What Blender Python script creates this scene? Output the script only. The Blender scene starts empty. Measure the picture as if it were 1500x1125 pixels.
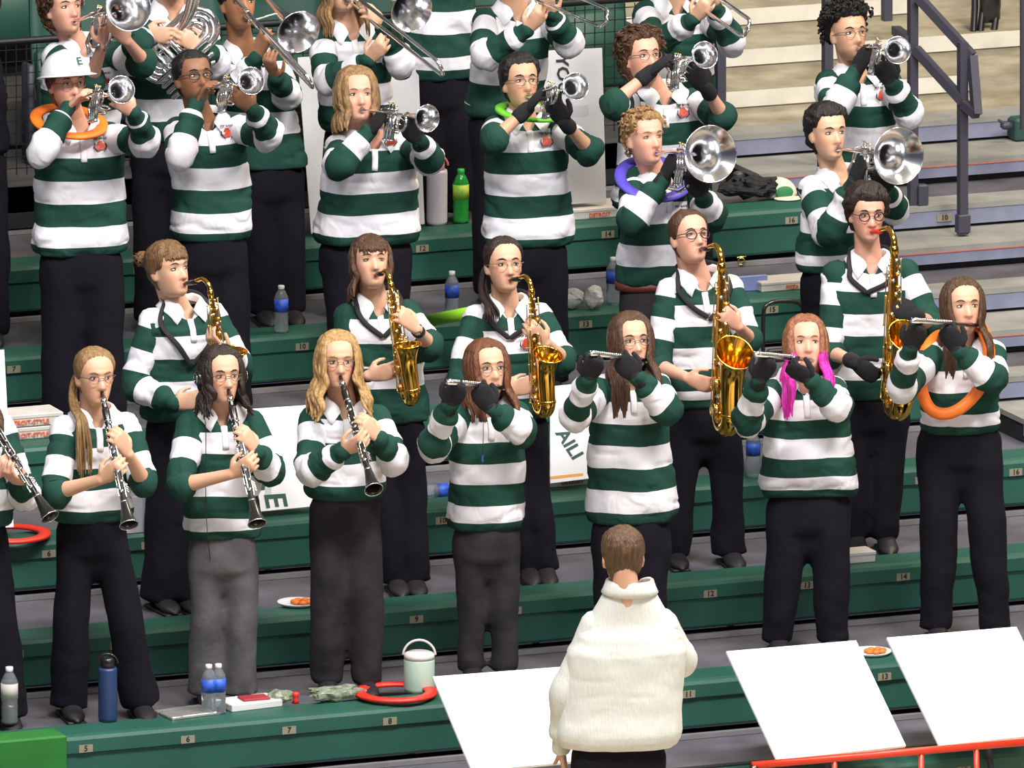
import bpy, math, random
from mathutils import Vector, Matrix, noise
V = Vector
R_ = math.radians
sc = bpy.context.scene
COL = sc.collection
random.seed(7)

# ------------------------------------------------------------------ camera
RISE, TREAD, SEAT_N = 0.2254, 0.8404, 0.457      # rise and depth of one row, width of one numbered seat
YAW, PITCH, ROLL = 0.388176, 0.206493, 0.003383
FW = V((math.sin(YAW)*math.cos(PITCH), math.cos(YAW)*math.cos(PITCH), -math.sin(PITCH)))
_r = V((math.cos(YAW), -math.sin(YAW), 0)); _u = _r.cross(FW)
RT = _r*math.cos(ROLL) + _u*math.sin(ROLL)
UP = _u*math.cos(ROLL) - _r*math.sin(ROLL)
DIST = 58.038; FPX = 338.795*DIST
CAM = V((4.71055, 2.06564, 1.30482)) - FW*DIST
CB = V((-math.sin(YAW), -math.cos(YAW), 0))      # level direction towards the viewer
RH = V((math.cos(YAW), -math.sin(YAW), 0))       # level direction across the view
cam = bpy.data.objects.new('camera', bpy.data.cameras.new('camera'))
COL.objects.link(cam)
M = Matrix((RT, UP, -FW)).transposed().to_4x4(); M.translation = CAM
cam.matrix_world = M
cam.data.sensor_width = 36; cam.data.lens = 36*FPX/1500
cam.data.clip_start = 1; cam.data.clip_end = 400
sc.camera = cam

def ray(px, py):
    return (FW + RT*((px-750)/FPX) - UP*((py-562.5)/FPX)).normalized()
def onplane(px, py, p0, n):
    d = ray(px, py); return CAM + d*((p0-CAM).dot(n)/d.dot(n))
def atY(px, py, Y): return onplane(px, py, V((0, Y, 0)), V((0, 1, 0)))
def atZ(px, py, Z): return onplane(px, py, V((0, 0, Z)), V((0, 0, 1)))
def proj(p):
    d = p-CAM; z = d.dot(FW); return (750+FPX*d.dot(RT)/z, 562.5-FPX*d.dot(UP)/z)

# ------------------------------------------------------------------ materials
def mat(name, col, rough=.6, metal=0, bump=0, bscale=60, vary=0, vscale=6, spec=None, sheen=0, trans=0, emit=None, stretch=None, ior=None, coat=0, grime=None):
    m = bpy.data.materials.new(name); m.use_nodes = True
    nt = m.node_tree; b = nt.nodes['Principled BSDF']
    b.inputs['Base Color'].default_value = (*col, 1)
    b.inputs['Roughness'].default_value = rough; b.inputs['Metallic'].default_value = metal
    if spec is not None: b.inputs['Specular IOR Level'].default_value = spec
    if sheen: b.inputs['Sheen Weight'].default_value = sheen
    if trans: b.inputs['Transmission Weight'].default_value = trans
    if ior: b.inputs['IOR'].default_value = ior
    if coat: b.inputs['Coat Weight'].default_value = coat; b.inputs['Coat Roughness'].default_value = .1
    if emit: b.inputs['Emission Color'].default_value = (*emit[0], 1); b.inputs['Emission Strength'].default_value = emit[1]
    if bump or vary or grime:
        tc = nt.nodes.new('ShaderNodeTexCoord'); src = tc.outputs['Object']
        if stretch:
            mp = nt.nodes.new('ShaderNodeMapping'); mp.inputs['Scale'].default_value = stretch
            nt.links.new(src, mp.inputs['Vector']); src = mp.outputs['Vector']
    if vary or grime:
        n = nt.nodes.new('ShaderNodeTexNoise'); n.inputs['Scale'].default_value = vscale; n.inputs['Detail'].default_value = 5
        nt.links.new(src, n.inputs['Vector'])
        rp = nt.nodes.new('ShaderNodeValToRGB')
        rp.color_ramp.elements[0].position = .3; rp.color_ramp.elements[1].position = .7
        lo = grime if grime else tuple(max(0, c*(1-vary)) for c in col)
        hi = col if grime else tuple(min(1, c*(1+vary)) for c in col)
        rp.color_ramp.elements[0].color = (*lo, 1); rp.color_ramp.elements[1].color = (*hi, 1)
        nt.links.new(n.outputs['Fac'], rp.inputs['Fac']); nt.links.new(rp.outputs['Color'], b.inputs['Base Color'])
    if bump:
        n2 = nt.nodes.new('ShaderNodeTexNoise'); n2.inputs['Scale'].default_value = bscale; n2.inputs['Detail'].default_value = 4
        nt.links.new(src, n2.inputs['Vector'])
        bp = nt.nodes.new('ShaderNodeBump'); bp.inputs['Strength'].default_value = bump; bp.inputs['Distance'].default_value = .01
        nt.links.new(n2.outputs['Fac'], bp.inputs['Height']); nt.links.new(bp.outputs['Normal'], b.inputs['Normal'])
    return m

def attr_mat(name, attr, rough, **k):
    m = mat(name, (1, 1, 1), rough, **k); nt = m.node_tree
    a = nt.nodes.new('ShaderNodeAttribute'); a.attribute_name = attr
    nt.links.new(a.outputs['Color'], nt.nodes['Principled BSDF'].inputs['Base Color'])
    return m

MT = {}
MT['skin'] = attr_mat('skin', 'col', .48, spec=.35)
MT['silver'] = mat('silver_plate', (.88, .88, .90), .17, 1)
MT['gold'] = mat('gold_lacquer', (.90, .52, .09), .13, 1)
MT['brass_in'] = mat('brass_key', (.9, .66, .22), .2, 1)
MT['nickel'] = mat('nickel_keywork', (.78, .76, .74), .18, 1)
MT['ebony'] = mat('black_resin', (.012, .011, .012), .28, coat=.3)
MT['redmp'] = mat('red_mouthpiece', (.75, .03, .03), .3)
MT['glove'] = mat('black_knit_glove', (.010, .010, .013), .95, bump=.4, bscale=160)
MT['black'] = mat('black_trouser_cloth', (.008, .007, .012), .95, bump=.3, bscale=30, spec=.15)
MT['char'] = mat('charcoal_trouser_cloth', (.026, .023, .028), .95, spec=.2, bump=.3, bscale=30, vary=.3, vscale=9)
MT['greyjean'] = mat('faded_grey_denim', (.085, .08, .088), .9, bump=.3, bscale=40, vary=.35, vscale=7)
MT['shoe'] = mat('black_shoe_leather', (.014, .012, .015), .5)
MT['white_cloth'] = mat('white_cotton', (.80, .79, .83), .85, bump=.15, bscale=90)
MT['strap'] = mat('black_webbing', (.012, .01, .014), .8)
MT['orange'] = mat('orange_foam', (.95, .20, .015), .5)
MT['red'] = mat('red_plastic', (.80, .035, .02), .42)
MT['purple'] = mat('violet_plastic', (.10, .07, .50), .45)
MT['lime'] = mat('lime_green_plastic', (.16, .62, .03), .5)
MT['helmet'] = mat('white_hard_hat_shell', (.86, .86, .9), .22, coat=.4)
MT['dkgreen'] = mat('dark_green_print', (.012, .07, .05), .6)
MT['dark'] = mat('dark_print', (.01, .012, .015), .7)
MT['eyewhite'] = mat('eye_white', (.62, .58, .56), .25)
MT['iris'] = mat('iris_dark', (.03, .018, .012), .2)
MT['wire'] = mat('thin_glasses_frame', (.22, .16, .15), .3, .6)
MT['wiredark'] = mat('dark_glasses_frame', (.015, .012, .018), .3)
MT['wiregold'] = mat('gold_glasses_frame', (.55, .36, .22), .3, .7)
MT['logo'] = mat('orange_red_emblem', (.78, .08, .02), .6, grime=(.25, .02, .02), vscale=60)
MT['steel'] = mat('dark_painted_steel', (.045, .042, .062), .55)
MT['knit'] = mat('cream_ribbed_knit', (.68, .70, .67), .9, bump=.45, bscale=150, stretch=(1, 1, .12))

def hairmat(name, c):
    m = mat(name, c, .42, vary=.45, vscale=26, stretch=(3.0, 3.0, .5), bump=.8, bscale=60, spec=.4)
    return m

def shirt_mat():
    m = bpy.data.materials.new('green_white_rugby_stripes'); m.use_nodes = True
    nt = m.node_tree; N = nt.nodes; L = nt.links; b = N['Principled BSDF']
    b.inputs['Roughness'].default_value = .9; b.inputs['Specular IOR Level'].default_value = .2
    a = N.new('ShaderNodeAttribute'); a.attribute_name = 'su'
    h = N.new('ShaderNodeAttribute'); h.attribute_name = 'hm'
    def mth(op, x, y=None):
        n = N.new('ShaderNodeMath'); n.operation = op
        for i, q in enumerate((x, y)):
            if q is None: continue
            if isinstance(q, (int, float)): n.inputs[i].default_value = q
            else: L.new(q, n.inputs[i])
        return n.outputs[0]
    tc = N.new('ShaderNodeTexCoord')
    md = mth('MODULO', mth('ADD', a.outputs['Fac'], 40.0), 2.0)
    g = mth('GREATER_THAN', md, 1.0)
    g = mth('MAXIMUM', g, mth('GREATER_THAN', h.outputs['Fac'], .5))
    mix = N.new('ShaderNodeMix'); mix.data_type = 'RGBA'
    mix.inputs['A'].default_value = (.76, .74, .80, 1); mix.inputs['B'].default_value = (.013, .054, .041, 1)
    L.new(g, mix.inputs['Factor']); L.new(mix.outputs['Result'], b.inputs['Base Color'])
    n2 = N.new('ShaderNodeTexNoise'); n2.inputs['Scale'].default_value = 9; n2.inputs['Detail'].default_value = 2.2; n2.inputs['Distortion'].default_value = .8
    mp = N.new('ShaderNodeMapping'); mp.inputs['Scale'].default_value = (1, 1, .75)
    L.new(tc.outputs['Object'], mp.inputs['Vector']); L.new(mp.outputs['Vector'], n2.inputs['Vector'])
    bp = N.new('ShaderNodeBump'); bp.inputs['Strength'].default_value = .6; bp.inputs['Distance'].default_value = .03
    L.new(n2.outputs['Fac'], bp.inputs['Height']); L.new(bp.outputs['Normal'], b.inputs['Normal'])
    return m
MT['shirt'] = shirt_mat()

# ------------------------------------------------------------------ mesh building
class MB:
    def __init__(s): s.v = []; s.f = []; s.m = []; s.at = {}; s.mats = []
    def mi(s, m):
        if m not in s.mats: s.mats.append(m)
        return s.mats.index(m)
    def add(s, vs, fs, m, attrs=None):
        o = len(s.v); s.v += vs; k = s.mi(m)
        s.f += [tuple(i+o for i in f) for f in fs]; s.m += [k]*len(fs)
        for a in set(list(s.at) + list(attrs or {})):
            l = s.at.setdefault(a, []); l += [0.0]*(o-len(l))
            l += list(attrs[a]) if attrs and a in attrs else [0.0]*len(vs)
        return s
    def box(s, c, d, m, rot=None, bev=0):
        c = V(c); hx, hy, hz = d[0]/2, d[1]/2, d[2]/2
        if bev <= 0:
            vs = [V((x*hx, y*hy, z*hz)) for x in (-1, 1) for y in (-1, 1) for z in (-1, 1)]
            fs = [(0, 1, 3, 2), (4, 6, 7, 5), (0, 4, 5, 1), (2, 3, 7, 6), (0, 2, 6, 4), (1, 5, 7, 3)]
        else:
            e = min(bev, hx*.95, hy*.95, hz*.95); vs = []; 
            for z, k in ((-hz, e), (-hz+e, 0), (hz-e, 0), (hz, e)):
                x, y = hx-k, hy-k
                q = e*.6 if k == 0 else e*.3
                vs += [V(p) for p in ((-x+q, -y, z), (x-q, -y, z), (x, -y+q, z), (x, y-q, z), (x-q, y, z), (-x+q, y, z), (-x, y-q, z), (-x, -y+q, z))]
            fs = [(7, 6, 5, 4, 3, 2, 1, 0), tuple(range(24, 32))]
            for r in range(3):
                for i in range(8):
                    j = (i+1) % 8; fs.append((r*8+i, r*8+j, r*8+8+j, r*8+8+i))
        if rot is not None: vs = [rot @ p for p in vs]
        return s.add([p+c for p in vs], fs, m)
    def tube(s, pts, rad, m, n=10, up=None, cap=2, attrs=None, closed=False, exps=2.0):
        """swept surface: rad[i] a radius or (side, up) radii; attrs name -> value per ring"""
        pts = [V(p) for p in pts]; k = len(pts)
        if not isinstance(rad, (list, tuple)) or (isinstance(rad, tuple) and len(rad) == 2 and k != 2): rad = [rad]*k
        rr = [r if isinstance(r, (tuple, list)) else (r, r) for r in rad]
        T = []
        for i in range(k):
            a = pts[(i-1) % k] if (closed or i) else pts[0]
            b = pts[(i+1) % k] if (closed or i < k-1) else pts[-1]
            d = b-a; T.append(d.normalized() if d.length > 1e-9 else V((0, 0, 1)))
        if up is not None: u = V(up)
        else: u = V((0, 0, 1)) if abs(T[0].z) < .9 else V((0, 1, 0))
        vs = []; S = []
        for i in range(k):
            if up is not None:
                w = V(up) if not callable(up) else up(i)
                sd = T[i].cross(w)
                if sd.length < 1e-4: sd = S[-1][0] if S else V((1, 0, 0))
            else:
                sd = T[i].cross(u)
                if sd.length < 1e-4: sd = V((1, 0, 0))
            sd.normalize(); u2 = sd.cross(T[i]).normalized()
            if up is None: u = u2
            S.append((sd, u2))
            for j in range(n):
                a = 2*math.pi*j/n; ca, sa = math.cos(a), math.sin(a)
                if exps != 2.0:
                    ca = math.copysign(abs(ca)**(2/exps), ca); sa = math.copysign(abs(sa)**(2/exps), sa)
                vs.append(pts[i] + sd*(ca*rr[i][0]) + u2*(sa*rr[i][1]))
        fs = []
        for i in range(k if closed else k-1):
            i2 = (i+1) % k
            for j in range(n):
                j2 = (j+1) % n; fs.append((i*n+j, i*n+j2, i2*n+j2, i2*n+j))
        av = {a: [x for x in l for _ in range(n)] for a, l in (attrs or {}).items()}
        if not closed and cap:
            for end, sg in ((0, -1), (k-1, 1)):
                base = list(range(end*n, end*n+n))
                if cap == 2:      # rounded
                    rs = max(rr[end]); prev = base
                    for q in (.5, .82):
                        sc_ = math.sqrt(max(0, 1-q*q)); st = len(vs)
                        for j in range(n):
                            vs.append(pts[end] + (vs[base[j]]-pts[end])*sc_ + T[end]*(sg*q*rs*.8))
                        for a in av: av[a] += [av[a][base[0]]]*n
                        nw = list(range(st, st+n))
                        for j in range(n):
                            j2 = (j+1) % n; q4 = (prev[j], prev[j2], nw[j2], nw[j])
                            fs.append(q4 if sg > 0 else q4[::-1])
                        prev = nw
                    st = len(vs); vs.append(pts[end] + T[end]*(sg*rs*.88))
                    for a in av: av[a].append(av[a][base[0]])
                    for j in range(n):
                        j2 = (j+1) % n; t3 = (prev[j], prev[j2], st)
                        fs.append(t3 if sg > 0 else t3[::-1])
                else:
                    fs.append(tuple(base) if sg > 0 else tuple(base[::-1]))
        return s.add(vs, fs, m, av)
    def lathe(s, prof, m, n=24, mtx=None):
        """prof: (r, y) pairs revolved round local Y"""
        vs = []
        for r, y in prof:
            for j in range(n):
                a = 2*math.pi*j/n; vs.append(V((r*math.cos(a), y, r*math.sin(a))))
        fs = []
        for i in range(len(prof)-1):
            for j in range(n):
                j2 = (j+1) % n; fs.append((i*n+j, (i+1)*n+j, (i+1)*n+j2, i*n+j2))
        if mtx is not None: vs = [mtx @ p for p in vs]
        return s.add(vs, fs, m)
    def ball(s, c, r, m, n=12, k=8, rot=None):
        r = V(r) if isinstance(r, (tuple, list, V)) else V((r, r, r)); c = V(c)
        vs = [V((0, 0, 1))]
        for i in range(1, k):
            a = math.pi*i/k
            for j in range(n):
                b = 2*math.pi*j/n; vs.append(V((math.sin(a)*math.cos(b), math.sin(a)*math.sin(b), math.cos(a))))
        vs.append(V((0, 0, -1))); fs = []
        for j in range(n):
            j2 = (j+1) % n; fs.append((0, 1+j, 1+j2))
            for i in range(k-2): fs.append((1+i*n+j, 1+(i+1)*n+j, 1+(i+1)*n+j2, 1+i*n+j2))
            fs.append((1+(k-2)*n+j, len(vs)-1, 1+(k-2)*n+j2))
        vs = [V((p.x*r.x, p.y*r.y, p.z*r.z)) for p in vs]
        if rot is not None: vs = [rot @ p for p in vs]
        return s.add([p+c for p in vs], fs, m)
    def xf(s, mtx):
        s.v = [mtx @ V(p) for p in s.v]; return s
    def mesh(s, name, smooth=True):
        me = bpy.data.meshes.new(name)
        me.from_pydata([tuple(p) for p in s.v], [], s.f)
        for m in s.mats: me.materials.append(m)
        me.polygons.foreach_set('material_index', s.m)
        if smooth: me.polygons.foreach_set('use_smooth', [True]*len(s.f))
        for a, l in s.at.items():
            l += [0.0]*(len(s.v)-len(l))
            at = me.attributes.new(a, 'FLOAT', 'POINT'); at.data.foreach_set('value', l)
        me.update(); return me
    def build(s, name, parent=None, smooth=True, loc=None):
        o = bpy.data.objects.new(name, s.mesh(name, smooth)); COL.objects.link(o)
        if parent is not None:
            o.parent = parent
            o.matrix_parent_inverse = parent.matrix_basis.inverted()
        return o

def tag(o, label=None, cat=None, group=None, kind=None):
    if label: o['label'] = label
    if cat: o['category'] = cat
    if group: o['group'] = group
    if kind: o['kind'] = kind
    return o
def empty(name, loc, label=None, cat=None, group=None):
    o = bpy.data.objects.new(name, None); COL.objects.link(o); o.location = loc
    o.empty_display_size = .1
    return tag(o, label, cat, group)
def text(s, name, size, m, mtx, parent=None, bold=False, depth=.0008):
    cu = bpy.data.curves.new(name, 'FONT'); cu.body = s; cu.size = size; cu.extrude = depth
    cu.align_x = 'CENTER'; cu.align_y = 'CENTER'; cu.resolution_u = 2
    if bold: cu.offset = size*.02
    cu.materials.append(m)
    o = bpy.data.objects.new(name, cu); COL.objects.link(o)
    if parent is not None: o.parent = parent; o.matrix_parent_inverse = parent.matrix_basis.inverted()
    o.matrix_basis = mtx
    dg = bpy.context.evaluated_depsgraph_get(); dg.update()
    me = bpy.data.meshes.new_from_object(o.evaluated_get(dg)); pi = o.matrix_parent_inverse.copy()
    bpy.data.objects.remove(o); bpy.data.curves.remove(cu)
    me.name = name; o = bpy.data.objects.new(name, me); COL.objects.link(o)
    if parent is not None: o.parent = parent; o.matrix_parent_inverse = pi
    o.matrix_basis = mtx; return o
def frame(o, x, y, z=None):
    """matrix with columns x, y, z at origin o"""
    x = V(x).normalized(); y = V(y); y = (y-x*y.dot(x)).normalized(); z = x.cross(y)
    m = Matrix((x, y, z)).transposed().to_4x4(); m.translation = V(o); return m
def frame_y(o, y, zup):
    """local Y along y, local Z as near zup as possible"""
    y = V(y).normalized(); z = V(zup); z = (z-y*z.dot(y)).normalized(); x = y.cross(z)
    m = Matrix((x, y, z)).transposed().to_4x4(); m.translation = V(o); return m
def lerp(a, b, t): return a+(b-a)*t
def sstep(a, b, x):
    t = max(0, min(1, (x-a)/(b-a))); return t*t*(3-2*t)
def smoothpath(P, k=6):
    """Catmull-Rom through P"""
    P = [V(p) for p in P]; out = []
    for i in range(len(P)-1):
        a = P[i-1] if i else P[0]*2-P[1]; b, c = P[i], P[i+1]; d = P[i+2] if i+2 < len(P) else P[-1]*2-P[-2]
        for q in range(k):
            t = q/k; out.append(.5*((2*b)+(c-a)*t+(2*a-5*b+4*c-d)*t*t+(3*b-a-3*c+d)*t**3))
    out.append(P[-1]); return out
# ------------------------------------------------------------------ the stands
GREEN = mat('green_seat_plastic', (.017, .092, .066), .5, vary=.12, vscale=3, bump=.1, bscale=200)
DECK = mat('blue_grey_deck', (.085, .08, .10), .7, vary=.3, vscale=5)
NOSE = mat('bare_aluminium_nosing', (.26, .25, .26), .5, .3, vary=.2)
DARKW = mat('understructure_gap_shade', (.008, .008, .012), .8)  # brackets, and near-black colour standing in for shade in open gaps
TAN = mat('worn_tan_concrete', (.38, .34, .25), .8, vscale=5, grime=(.20, .17, .115), stretch=(1, 1, 3), bump=.2, bscale=25)
TANW = mat('whitish_step_nosing', (.58, .55, .48), .7, vary=.12, vscale=6)
STEPB = mat('blue_grey_step_front', (.20, .21, .30), .7, vary=.15, vscale=8)
STEPT = mat('grey_step_top', (.24, .235, .22), .7, vary=.2, vscale=5)
REDL = mat('red_edge_line', (.45, .14, .09), .6)
PLATE = mat('beige_number_plate', (.27, .24, .17), .6)
BX0, BX1 = -1.1, 16.32*SEAT_N + .02
DZ = -.03
def rowX(k): return BX1 if k <= 6 else 15.9*SEAT_N
for k in range(0, 7):
    X1 = rowX(k); xa = BX0
    if k <= 3: X1 = 20*SEAT_N
    Y, Z = k*TREAD, k*RISE
    # seat: one closed profile swept along the row
    prof = [(0.2, 0), (.03, 0), (.008, -.006), (0, -.02), (0, -.075), (.012, -.082), (.012, -.2), (.02, -.212), (.05, -.212), (.05, -.03), (.2, -.03)]
    b = MB(); n = len(prof); vs = []
    for x in (xa, X1): vs += [V((x, Y+p[0], Z+p[1])) for p in prof]
    fs = [(i, (i+1) % n, n+(i+1) % n, n+i) for i in range(n)] + [tuple(range(n))[::-1], tuple(range(n, 2*n))]
    b.add(vs, fs, GREEN)
    ord_ = ['lowest', 'second', 'third', 'fourth', 'fifth', 'sixth', 'seventh'][k]
    t = tag(b.build('bleacher_bench', smooth=False), f'long green plastic bench with numbered seats, {ord_} row counted from the bottom', 'bench', 'green bleacher benches')
    m = MB(); x = xa+.3
    while x < X1: m.box((x, Y+.06, Z-.12), (.03, .05, .2), DARKW); x += .914
    m.box(((xa+X1)/2, Y+.12, Z-.05), (X1-xa-.1, .05, .04), DARKW)
    m.build('bracket', t, smooth=False)
    for s in range(-1, 20):
        x = s*SEAT_N
        if s < 2 or x > X1-.1: continue
        px, py = proj(V((x, Y, Z-.06)))
        if px < -20 or px > 1520 or py < 0 or py > 1130: continue
        pm = MB().box((x, Y-.0015, Z-.058), (.062, .003, .032), PLATE); po = pm.build('number_plate', t, smooth=False)
        text(str(s), 'number', .034, MT['dark'], frame((x, Y-.0035, Z-.0575), (1, 0, 0), (0, 0, 1)), po, True)
    # deck, nosing, riser
    d = MB(); Xe = 24*SEAT_N
    d.box(((xa+Xe)/2, Y+.12+TREAD/2+.03, Z+DZ-.015), (Xe-xa, TREAD+.06, .03), DECK)
    tag(d.build('floor', smooth=False), kind='structure')
    g = MB().box(((xa+Xe)/2, Y+TREAD+.0, Z+DZ+.012), (Xe-xa, .03, .02), NOSE)
    tag(g.build('trim_%d' % (k+1), smooth=False), kind='structure')
    w = MB().box(((xa+Xe)/2, Y+.16, Z+DZ-.03-.1), (Xe-xa, .02, .17), DARKW)  # near-black wall paints the shade of the open gap below the seat
    tag(w.build('wall_riser', smooth=False), kind='structure')
# aisle steps beside the green benches
for k in range(4, 8):
    X0 = (BX1 if k < 7 else 15.9*SEAT_N)+.06; Xe = 24*SEAT_N
    Y, Z = k*TREAD, k*RISE+DZ
    b = MB(); h = RISE/2
    # half step
    b.box(((X0+Xe)/2, Y-.21, Z-h-.012), (Xe-X0, .44, .024), STEPT)
    b.box(((X0+Xe)/2, Y-.20, Z-h-.066), (Xe-X0-.02, .40, .084), DARKW)  # near-black block behind the riser paints the shaded gap below it
    b.box(((X0+Xe)/2, Y+.06, Z-.12), (Xe-X0-.02, .16, .19), DARKW)
    b.box(((X0+Xe)/2, Y-.425, Z-h-.012-.038), (Xe-X0-.004, .012, .056), STEPB)
    b.box(((X0+Xe)/2, Y-.4325, Z-h-.026), (Xe-X0-.004, .004, .006), REDL)
    # the row's own edge
    b.box(((X0+Xe)/2, Y+.05, Z-.012), (Xe-X0-.002, .2, .026), STEPT)
    b.box(((X0+Xe)/2, Y-.04, Z-.06), (Xe-X0-.006, .012, .075), STEPB)
    tag(b.build('trim_%d' % (20+k), smooth=False), kind='structure')
for n_, (px_, py_) in enumerate(((1425, 462), (1383, 329))):
    best = None
    for k in range(4, 8):
        Y, Z = k*TREAD, k*RISE+DZ
        for yy, zc in ((Y-.431, Z-RISE/2-.048), (Y-.046, Z-.06)):
            p = atY(px_, py_, yy)
            if best is None or abs(p.z-zc) < best[0]: best = (abs(p.z-zc), V((p.x, yy-.003, zc)))
    pl = MB().box(best[1], (.075, .003, .036), PLATE).build('row_plate', smooth=False)
    tag(pl, ('lower' if n_ == 0 else 'upper')+' beige row plate fixed to the bare aisle step front', 'sign')
    text('11' if n_ == 0 else '10', 'number', .034, MT['dark'], frame(best[1]-V((0, .002, 0)), (1, 0, 0), (0, 0, 1)), pl, True)
# upper fixed concrete stand: rows 7 upward
Xl, Xr = BX0, 24*SEAT_N
Y7, Z7 = 7*TREAD, 7*RISE
b = MB().box(((Xl+Xr)/2, Y7+.02, Z7-.035-.06), (Xr-Xl, .04, .12), mat('grey_front_riser', (.06, .055, .065), .8, vary=.2))
tag(b.build('wall_front', smooth=False), kind='structure')
XA = 15.75*SEAT_N       # the tan aisle starts here
for k in range(7, 12):
    Y, Z = k*TREAD, k*RISE+DZ
    tag(MB().box(((Xl+XA)/2, Y+TREAD/2, Z-.1), (XA-Xl, TREAD, .2), mat('grey_concrete_row', (.05, .045, .05), .85, vary=.25)).build('floor', smooth=False), kind='structure')
    for hs in (0, 1):
        y = Y + hs*TREAD/2; z = Z + hs*RISE/2
        b = MB().box(((XA+Xr)/2, y+TREAD/4+.3, z-.1), (Xr-XA, TREAD/2+.6, .2), TAN)
        tag(b.build('floor', smooth=False), kind='structure')
        xe = Xr if hs == 0 else XA+1.62
        b = MB().box(((XA+xe)/2, y-.004, z-.038), (xe-XA, .012, .074), TANW)
        tag(b.build('trim_%d' % (30+2*k+hs), smooth=False), kind='structure')
# black strips painted in for the shaded gap under the concrete edge
tag(MB().box(((Xl+Xr)/2, Y7+.0, Z7-.19), (Xr-Xl, .03, .07), DARKW).build('trim_60', smooth=False), kind='structure')
tag(MB().box(((Xl+Xr)/2, Y7+.1, Z7-.22), (Xr-Xl, .1, .1), DARKW).build('trim_61', smooth=False), kind='structure')
# back wall and arena floor
tag(MB().box((6, 12.2*TREAD+.3, 3.2), (26, .2, 7), mat('dark_arena_wall', (.02, .035, .035), .8)).build('wall_back', smooth=False), kind='structure')
tag(MB().box((5, -12, -.48), (60, 26, .06), mat('arena_floor_surface', (.50, .41, .27), .35, vary=.1)).build('floor', smooth=False), kind='structure')
tag(MB().box((5, .32, -.23), (24, .04, .42), DARKW).build('wall_kick', smooth=False), kind='structure')

# wire mesh barrier behind the top row
fx0, fx1 = BX0, XA
MESHM = mat('black_fence_wire', (.01, .012, .014), .5, .3)
fe = empty('mesh_barrier', ((fx0+fx1)/2, Y7+.05, Z7), 'black wire mesh barrier behind the trombone row', 'fence')
m = MB(); x = fx0
while x < fx1: m.box((x, Y7+.05, Z7+.31), (.004, .004, .6), MESHM); x += .05
for i in range(11): m.box(((fx0+fx1)/2, Y7+.055, Z7+.04+i*.055), (fx1-fx0, .004, .004), MESHM)
m.build('wire_mesh', fe, smooth=False)
MB().tube([(fx0, Y7+.05, Z7+.63), (fx1, Y7+.05, Z7+.63)], .017, MESHM, 8).build('top_rail', fe)
x = fx0+.2
while x < fx1:
    MB().box((x, Y7+.05, Z7+.3), (.035, .035, .64), MESHM).build('post', fe, smooth=False); x += 1.35

# green folding seats behind the mesh barrier
SEATG = mat('green_stadium_seat', (.009, .055, .04), .5, vary=.1)
def stadium_seat(x, y, z, first=None):
    if first:
        r = first.copy(); COL.objects.link(r); r.location = (x, y, z)
        for c in first.children:
            d = c.copy(); COL.objects.link(d); pi = c.matrix_parent_inverse.copy(); d.parent = r; d.matrix_parent_inverse = pi
        return r
    r = empty('stadium_seat', (x, y, z), None, 'seat')
    t = Matrix.Translation((x, y, z))
    b = MB(); rows = []
    for i in range(7):
        h = .38+i*.075; w = .225-.02*(i/6)**3; c = .02+.10*(i/6)
        rows.append((h, w, c))
    vs = []; fs = []
    for sd in (0, 1):
        for h, w, c in rows:
            for j in range(9):
                q = j/8*2-1; vs.append(V((q*w, c+.045*q*q*-1+.02*sd, h)))
    for sd in (0, 1):
        o = sd*63
        for i in range(6):
            for j in range(8):
                q = (o+i*9+j, o+i*9+j+1, o+(i+1)*9+j+1, o+(i+1)*9+j); fs.append(q if sd == 0 else q[::-1])
    edge = [j for j in range(9)]+[i*9+8 for i in range(1, 7)]+[54+j for j in range(7, -1, -1)]+[i*9 for i in range(5, 0, -1)]
    for i, a in enumerate(edge):
        b_ = edge[(i+1) % len(edge)]; fs.append((a, b_ , b_+63, a+63)[::-1])
    b.add(vs, fs, SEATG); b.xf(t); b.build('backrest', r)
    MB().box((0, -.03, .36), (.43, .06, .36), SEATG, Matrix.Rotation(R_(-12), 3, 'X'), .02).xf(t).build('seat_pan', r)
    for sx in (-1, 1): MB().box((sx*.235, .03, .24), (.03, .1, .46), MT['steel'], bev=.008).xf(t).build('leg', r)
    MB().box((0, .055, .745), (.1, .008, .05), PLATE).xf(t).build('number_plate', r, smooth=False)
    return r
first = None; nseat = 0
names_ = {}
for k, lo, hi in ((7, -.2, XA-.3), (8, -.2, XA-.3), (9, -.2, XA-.3)):
    x = lo
    while x < hi:
        px, py = proj(V((x, k*TREAD+.5, k*RISE+.5)))
        if -30 < px < 1110 and py > -60:
            s = stadium_seat(x, k*TREAD+.45, k*RISE+DZ, first); first = first or s
            tag(s, 'green folding stadium seat with tall backrest behind the mesh barrier', 'seat', 'green stadium seats behind the top row'); nseat += 1
        x += .5
for x in (XA+2.75, XA+3.25):
    tag(stadium_seat(x, 7*TREAD+.4, 7*RISE+DZ, first), 'green stadium seat at the top corner beyond the stair railing', 'seat', 'green stadium seats beyond the aisle')

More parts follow.
